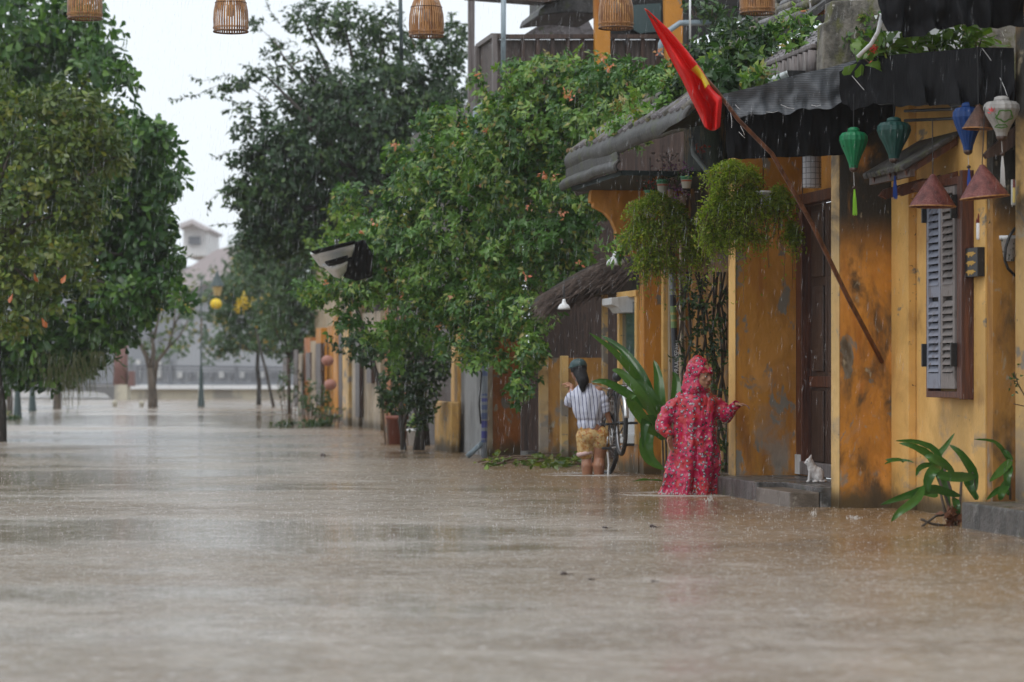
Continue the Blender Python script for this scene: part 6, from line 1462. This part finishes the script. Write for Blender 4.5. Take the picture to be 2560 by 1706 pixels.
def blouse(u, v):
    i = v*(len(rows2)-1); k = min(int(i), len(rows2)-2); f = i-k; y, xl, xr, dp = [rows2[k][q]+(rows2[k+1][q]-rows2[k][q])*f for q in range(4)]
    a = 2*math.pi*u; k_ = 1+.035*math.sin(9*a+y*.06)+.05*mnoise.noise(Vector((math.cos(a)*2,math.sin(a)*2,y*.05)))
    return Vector((((xl+xr)/2-1280)*K2+(xr-xl)/2*K2*k_*math.cos(a), d2+dp*k_*math.sin(a), H0+(YH-y)*K2))
b = MB(); nn = 56; b.grid(blouse, nn, 50, close=True); n0 = len(b.v); b.f.append(tuple(range(nn))); b.f.append(tuple(range(n0-nn,n0)))
def sl(pts, radii, seed):
    pts = [Vector(p) for p in pts]; n = 20; C = []; Rr = []
    for i in range(n):
        u = i/(n-1)*(len(pts)-1); k = min(int(u), len(pts)-2); f = u-k; C.append(pts[k].lerp(pts[k+1], f)); Rr.append((radii[k]+(radii[k+1]-radii[k])*f)*(1+.07*math.sin(i*1.7+seed)))
    b.tube(C, Rr, 14)
sl([X2(1440,984,.03),X2(1428,998,.06),X2(1421,1012,.10)], [.075,.070,.055], 1); sl([X2(1492,984,-.01),X2(1506,1002,-.03),X2(1512,1022,-.03),X2(1515,1032,-.03)], [.080,.074,.066,.056], 3)
b.build('blouse', M['blouse'], w2, remesh=.008)
t = NT('ochre_patterned_shorts'); v = t.n('ShaderNodeTexVoronoi'); v.inputs['Scale'].default_value = 22; t.l(t.tc.outputs['Object'], v.inputs['Vector'])
c_ = t.mix(t.rng(t.noise((22,22,22), dist=1), .42,.56), (.42,.20,.045), (.56,.40,.18)); c_ = t.mix(t.rng(t.noise((30,30,30),(3,3,3)), .58,.64), c_, (.30,.055,.03)); c_ = t.mix(t.rng(t.noise((34,34,34),(9,3,3)), .62,.66), c_, (.20,.20,.13)); t.col(c_); t.b.inputs['Roughness'].default_value = .65; M['shorts'] = t.m
b = MB(); b.ell(X2(1479,1086,0), (.148,.14,.13), None, 22, 16); b.ell(X2(1476,1070,0), (.138,.125,.09), None, 22, 14)
b.cap(X2(1466,1092,.03), X2(1466,1130,.04), .115, .098); b.cap(X2(1498,1090,-.02), X2(1503,1104,-.02), .115, .102)
for i in range(9):
    a_ = i*.7; b.cap(X2(1466,1090,.03)+Vector((.10*math.cos(a_),.10*math.sin(a_),0)), X2(1466,1132,.04)+Vector((.088*math.cos(a_),.088*math.sin(a_),.01)), .022,.018,6)
b.build('shorts', M['shorts'], w2, remesh=.008)
pk = mat('pale_pink_hem', (.60,.42,.40), rough=.6)
MB().lathe(X2(1466,1138,.04), [(.090,0),(.100,.012),(.101,.03),(.092,.045)], 20, Matrix.Rotation(R(-14),3,'Y'), caps=False).build('hem', pk, w2, smooth=True, solid=.006)

# ---- bicycle, nose down into the water, rear wheel lifted
bk = thing('bicycle', 'old black bicycle tipped nose down with its rear wheel lifted clear of the water', 'bicycle', (W(1546,1185,30.4).x, 30.4, 0))
ra = W(1553,1058,30.3)                         # rear axle
yaw = R(6.5); pit = R(-14)
Fw = Vector((-math.sin(yaw)*math.cos(pit)*1.0, math.cos(yaw)*math.cos(pit), math.sin(pit))); Sd = Vector((math.cos(yaw), math.sin(yaw), 0)); Up = Sd.cross(Fw)
B3 = lambda x,y,z: ra+Sd*x+Fw*y+Up*z
def wheel(cx, steer=0):
    o_ = None; rr = .33
    f_ = Matrix.Rotation(steer, 3, Up) @ Fw; s_ = Matrix.Rotation(steer, 3, Up) @ Sd
    pt = lambda r, a, x=0: cx + f_*r*math.cos(a)+Up*r*math.sin(a)+s_*x
    c = MB(); c.tube([pt(rr, 6.2832*i/48) for i in range(49)], .024, 10, cap=False); o_ = c.build('wheel', mat('black_rubber', (.022,.022,.024), [((.10,.09,.08),(9,9,9),.55,.7,1)], .6), bk, smooth=True, label=None)
    c = MB(); c.tube([pt(rr-.028, 6.2832*i/48) for i in range(49)], .011, 8, cap=False); c.build('rim', mat('dull_steel', (.35,.35,.36), rough=.3, metal=.8), o_, smooth=True)
    c = MB()
    for i in range(28): c.tube([pt(.02, 6.2832*i/28+.6*(-1)**i, .025*(-1)**i), pt(rr-.03, 6.2832*i/28)], .0016, 4, cap=False)
    c.build('spokes', mat('dull_steel', (.35,.35,.36), rough=.3, metal=.8), o_)
    MB().tube([pt(0,0,-.05), pt(0,0,.05)], .018, 10).build('hub', M['iron'], o_, smooth=True)
    return pt
pt = wheel(ra); fa = B3(0,1.04,0); wheel(fa, R(12))
blk = mat('black_bike_paint', (.018,.018,.020), rough=.3); stl = mat('bright_steel', (.62,.62,.62), rough=.25, metal=.6)
c = MB()
bb = B3(0,.45,-.05); st2 = B3(0,.30,.42); ht = B3(0,.88,.47); hb = B3(0,.92,.34); seat = B3(0,.26,.52)
for p, q, r in ((bb,seat,.014),(bb,hb,.017),(st2,ht,.014),(ht,hb,.018),(B3(0,.86,.56),ht,.012)): c.tube([p,q], r, 8)
for x in (-.05,.05): c.tube([B3(x,0,0), B3(x*.5,.42,-.05)], .009, 6); c.tube([B3(x,0,0), B3(x*.4,.30,.40)], .008, 6); c.tube([hb, B3(x*.9,.96,.2), B3(x,1.04,0)], .010, 6)
c.build('frame', blk, bk, smooth=True)
for n_, cc in (('rear_rack', 0),):
    c = MB()
    for x in (-.055,.055): c.tube([B3(x,-.22,.37), B3(x,.2,.37)], .006, 6); c.tube([B3(x,-.12,.37), B3(x*.9,0,.0)], .005, 6)
    for y in (-.2,-.1,0,.1): c.tube([B3(-.055,y,.37), B3(.055,y,.37)], .005, 6)
    c.build(n_, blk, bk, smooth=True)
def fender(a0, a1, r, w_, m, cx):
    c = MB(); c.grid(lambda u,v: cx+Fw*(r+.012*math.cos((u-.5)*math.pi))*math.cos(a0+(a1-a0)*v)+Up*(r+.012*math.cos((u-.5)*math.pi))*math.sin(a0+(a1-a0)*v)+Sd*w_*(u-.5), 5, 24)
    return c.build('mudguard', m, bk, smooth=True, solid=.003)
fender(R(70), R(185), .375, .050, stl, ra); fender(R(20), R(140), .375, .045, blk, fa)
MB().cap(B3(0,.16,.55), B3(0,.36,.57), .055, .022, 12).build('saddle', blk, bk, smooth=True)
c = MB(); h0 = B3(0,.86,.58)
for x in (-1,1): c.tube([h0, h0+Sd*x*.13+Up*.04, h0+Sd*x*.23+Up*.03-Fw*.04, h0+Sd*x*.26-Fw*.18], .011, 8)
c.build('handlebar', stl, bk, smooth=True)
for x in (-1,1): MB().tube([h0+Sd*x*.255-Fw*.14, h0+Sd*x*.262-Fw*.24], .016, 8).build('grip', M['iron'], bk, smooth=True)
c = MB()
for k_ in range(4):
    z = .34+.06*k_; pts = [B3(x*(.13+.012*k_), 1.05+y*.10, z) for x,y in ((-1,-1),(1,-1),(1,1),(-1,1),(-1,-1))]; c.tube(pts, .004, 5)
for x in np.linspace(-1,1,7):
    for y in (-1,1): c.tube([B3(x*.13,1.05+y*.10,.34), B3(x*.166,1.05+y*.10,.52)], .003, 4)
c.build('basket', stl, bk)
MB().tube([B3(-.06,.45,-.05), B3(.06,.45,-.05)], .012, 8).build('crank_axle', stl, bk)
for x, y, z in ((-.08,.55,-.13),(.08,.35,.03)):
    MB().tube([B3(x,.45,-.05), B3(x,y,z)], .009, 6).build('crank', stl, bk, smooth=True)
for (px, py) in ((1517,1121),(1574,1112),(1510,1061),(1584,1058)):
    q = W(px, py, 30.3+(.45 if py > 1100 else .0)); MB().box(q, (.105 if py > 1100 else .09, .09 if py > 1100 else .03, .028)).build('pedal' if py > 1100 else 'foot_peg', blk, bk, bev=.006)
MB().tube([W(1517,1122,30.75), W(1545,1118,30.75), W(1578,1112,30.75)], .010, 6).build('pedal_axle', stl, bk)
MB().tube([W(1500,1061,30.3), W(1590,1058,30.3)], .012, 6).build('peg_bar', blk, bk)
c = MB(); ch = [B3(-.045, .45+.09*math.cos(a_), -.05+.09*math.sin(a_)) for a_ in np.linspace(0,6.2832,25)]; c.tube(ch, .006, 5); c.build('chainring', stl, bk)
MB().tube([W(1519,1130,30.6), W(1522,1160,30.6), W(1519,1200,30.6)], .012, 6).build('kickstand', stl, bk)
MB().lathe(B3(0,-.20,.30), [(.028,0),(.030,.02)], 12, Matrix.Rotation(R(90),3,'X')).build('reflector', mat('red_reflector',(.35,.02,.02),rough=.2), bk)

# ---- cat on the doorstep
cp = Vector(Q(2032,1197,.9)); cp.z = .172; cx, cy_, cz = cp
ca = thing('cat', 'white cat with upright ears sitting on the doorstep looking left', 'cat', cp)
b = MB(); e = lambda x,y,z: Vector((cx+x, cy_+y, cz+z))
b.ell(e(.035,.0,.070), (.062,.055,.068), None, 18, 12); b.ell(e(.005,-.005,.10), (.045,.045,.068), Matrix.Rotation(R(-14),3,'Y'), 18, 12); b.cap(e(-.012,-.01,.12), e(-.022,-.015,.165), .036, .034)
b.ell(e(-.030,-.018,.180), (.036,.032,.031), None, 18, 12); b.ell(e(-.060,-.022,.170), (.017,.015,.013), None, 12, 8); b.ell(e(-.052,-.02,.160), (.016,.014,.010), None, 12, 8)
for x,y in ((-.030,-.036),(-.020,.006)): b.tube([e(x-.002,y,.196), e(x+.004,y,.215), e(x+.010,y-.002,.243)], [.018,.012,.002], 10)
for x,y in ((-.036,-.028),(-.018,.02)): b.cap(e(x+.012,y,.10), e(x,y,.015), .018, .013, 10); b.ell(e(x-.008,y,.010), (.019,.013,.010), None, 10, 8)
b.ell(e(.045,-.040,.045), (.042,.022,.042), None, 14, 10); b.ell(e(.015,-.048,.012), (.028,.014,.012), None, 12, 8)
b.tube([e(.085,.02,.02), e(.11,-.02,.015), e(.09,-.06,.013), e(.05,-.07,.012)], [.014,.012,.011,.008], 10)
b.build('body', mat('white_cat_fur', (.56,.54,.53), [((.40,.37,.36),(14,14,14),.5,.65,1)], .7, .4, (90,90,90)), ca, remesh=.0045)
MB().ell(e(-.052,-.040,.184), (.006,.004,.005), None, 10, 6).build('eye', M['iron'], ca, smooth=True)
MB().ell(e(-.077,-.022,.174), (.004,.006,.004), None, 8, 6).build('nose', mat('pink_nose',(.45,.2,.18)), ca, smooth=True)

# ------------------------------------------------------------------ rain and splashes
rg = np.random.default_rng(77)
t = NT('rain_water'); t.col((.85,.88,.92)); t.b.inputs['Roughness'].default_value = .1; tp = t.n('ShaderNodeBsdfTransparent'); ms = t.n('ShaderNodeMixShader'); ms.inputs[0].default_value = .22
t.l(tp.outputs[0], ms.inputs[1]); t.l(t.b.outputs[0], ms.inputs[2]); t.l(ms.outputs[0], t.out.inputs[0]); M['rain'] = t.m
def spindles(name, P0, L, rad, lean, m, label=None):
    n = len(P0); a = rg.random(n)*6.28; tv = []
    q = np.stack([np.cos(a), np.sin(a), np.zeros(n)], 1)*rad[:,None]; r_ = np.stack([-np.sin(a), np.cos(a), np.zeros(n)], 1)*rad[:,None]
    ax = lean*L[:,None]
    V = np.stack([P0-ax*.5, P0+q, P0+r_, P0-q, P0-r_, P0+ax*.5], 1).reshape(-1,3)
    F_ = np.array([(0,2,1),(0,3,2),(0,4,3),(0,1,4),(5,1,2),(5,2,3),(5,3,4),(5,4,1)])
    idx = (F_.reshape(1,-1)+(np.arange(n)*6)[:,None]).reshape(-1)
    me = bpy.data.meshes.new(name); me.vertices.add(len(V)); me.vertices.foreach_set('co', V.astype(np.float32).ravel()); me.loops.add(len(idx)); me.loops.foreach_set('vertex_index', idx.astype(np.int32))
    me.polygons.add(n*8); me.polygons.foreach_set('loop_start', (np.arange(n*8)*3).astype(np.int32)); me.update(calc_edges=True); me.materials.append(m)
    o_ = bpy.data.objects.new(name, me); COL.objects.link(o_); o_['kind'] = 'stuff'
    if label: o_['label'] = label; o_['category'] = 'rain'
    return o_
n = 20000; Y = 19+rg.random(n)**1.0*34; px = rg.random(n)*2760-100; py = rg.random(n)*1250-30
P0 = np.stack([(px-1280)/F*Y, Y, H0+(YH-py)/F*Y], 1); P0 = P0[P0[:,2] > .05]; n = len(P0)
spindles('falling_rain', P0, rg.gamma(3.0,.022,n), rg.uniform(.0006,.0014,n), np.array([.10,0,1.]), M['rain'], 'fine falling rain drops all across the street')
t = NT('splash_water'); t.col((.72,.70,.68)); t.b.inputs['Roughness'].default_value = .15; tp = t.n('ShaderNodeBsdfTransparent'); ms = t.n('ShaderNodeMixShader'); ms.inputs[0].default_value = .6
ms.inputs[0].default_value = .7; t.l(tp.outputs[0], ms.inputs[1]); t.l(t.b.outputs[0], ms.inputs[2]); t.l(ms.outputs[0], t.out.inputs[0]); M['splash'] = t.m
n = 18000; py = 1010+rg.random(n)**1.5*600; Y = F*H0/(py-YH); px = rg.random(n)*2700-70; X = (px-1280)/F*Y
k = 3; Pc = np.repeat(np.stack([X, Y, np.full(n,.004)], 1), k, 0)+np.concatenate([rg.normal(size=(n*k,2))*.008, rg.random((n*k,1))*.008], 1)
spindles('rain_splashes', Pc, rg.uniform(.004,.018,n*k)*np.repeat(np.clip(Y/22,.35,1),k), rg.uniform(.0007,.0019,n*k)*np.repeat(np.clip(Y/22,.35,1),k), np.array([.05,0,1.]), M['splash'], 'tiny splashes where rain strikes the flood water')
def splash(label, x, y, rx, n, h):
    d = dwater(y); c0 = W(x,y,d); P_ = np.array([c0.x, d, 0])+np.stack([rg.normal(size=n)*rx*d/F, rg.normal(size=n)*.06-.05, np.abs(rg.normal(size=n))*h*.35], 1)
    o_ = spindles('splash', P_, rg.uniform(.008,.035,n), rg.uniform(.0015,.004,n), np.array([.15,0,1.]), M['splash'], label); o_['category'] = 'splash'
splash('water splashing around the hem of the pink raincoat', 1712, 1236, 30, 150, .05)
splash('small splash right of the pink raincoat hem', 1772, 1254, 6, 50, .09)
splash('small splash below the stone doorstep', 2033, 1288, 4, 40, .06)
splash('foam around the legs of the woman with the bicycle', 1440, 1184, 26, 80, .02)
splash('splash beside the wall near the cream pier foot', 2130, 1297, 8, 50, .03)

c = MB()
for (x, y, r0, n_) in ((W(1722,1235,d1).x, d1, .30, 5), (W(1482,1185,d2).x, d2, .24, 5), (W(1522,1185,30.7).x, 30.7, .07, 3)):
    for i in range(n_):
        rr = r0+.055*i+.02*(i%2); a0 = random.Random(i).uniform(0,6.28); m_ = 40
        pts = [Vector((x+rr*1.25*(1+.05*mnoise.noise(Vector((k*.4,i,x))))*math.cos(a0+5.4*k/m_), y+rr*(1+.05*mnoise.noise(Vector((k*.4,i,y))))*math.sin(a0+5.4*k/m_), .001)) for k in range(m_)]
        c.tube(pts, [.0007+.0018*abs(mnoise.noise(Vector((k*.5,i*3,1)))) for k in range(m_)], 5)
c.build('wakes', M['splash'], smooth=True, kind='stuff', label='broken ripple rings spreading around the wading legs', cat='ripples')
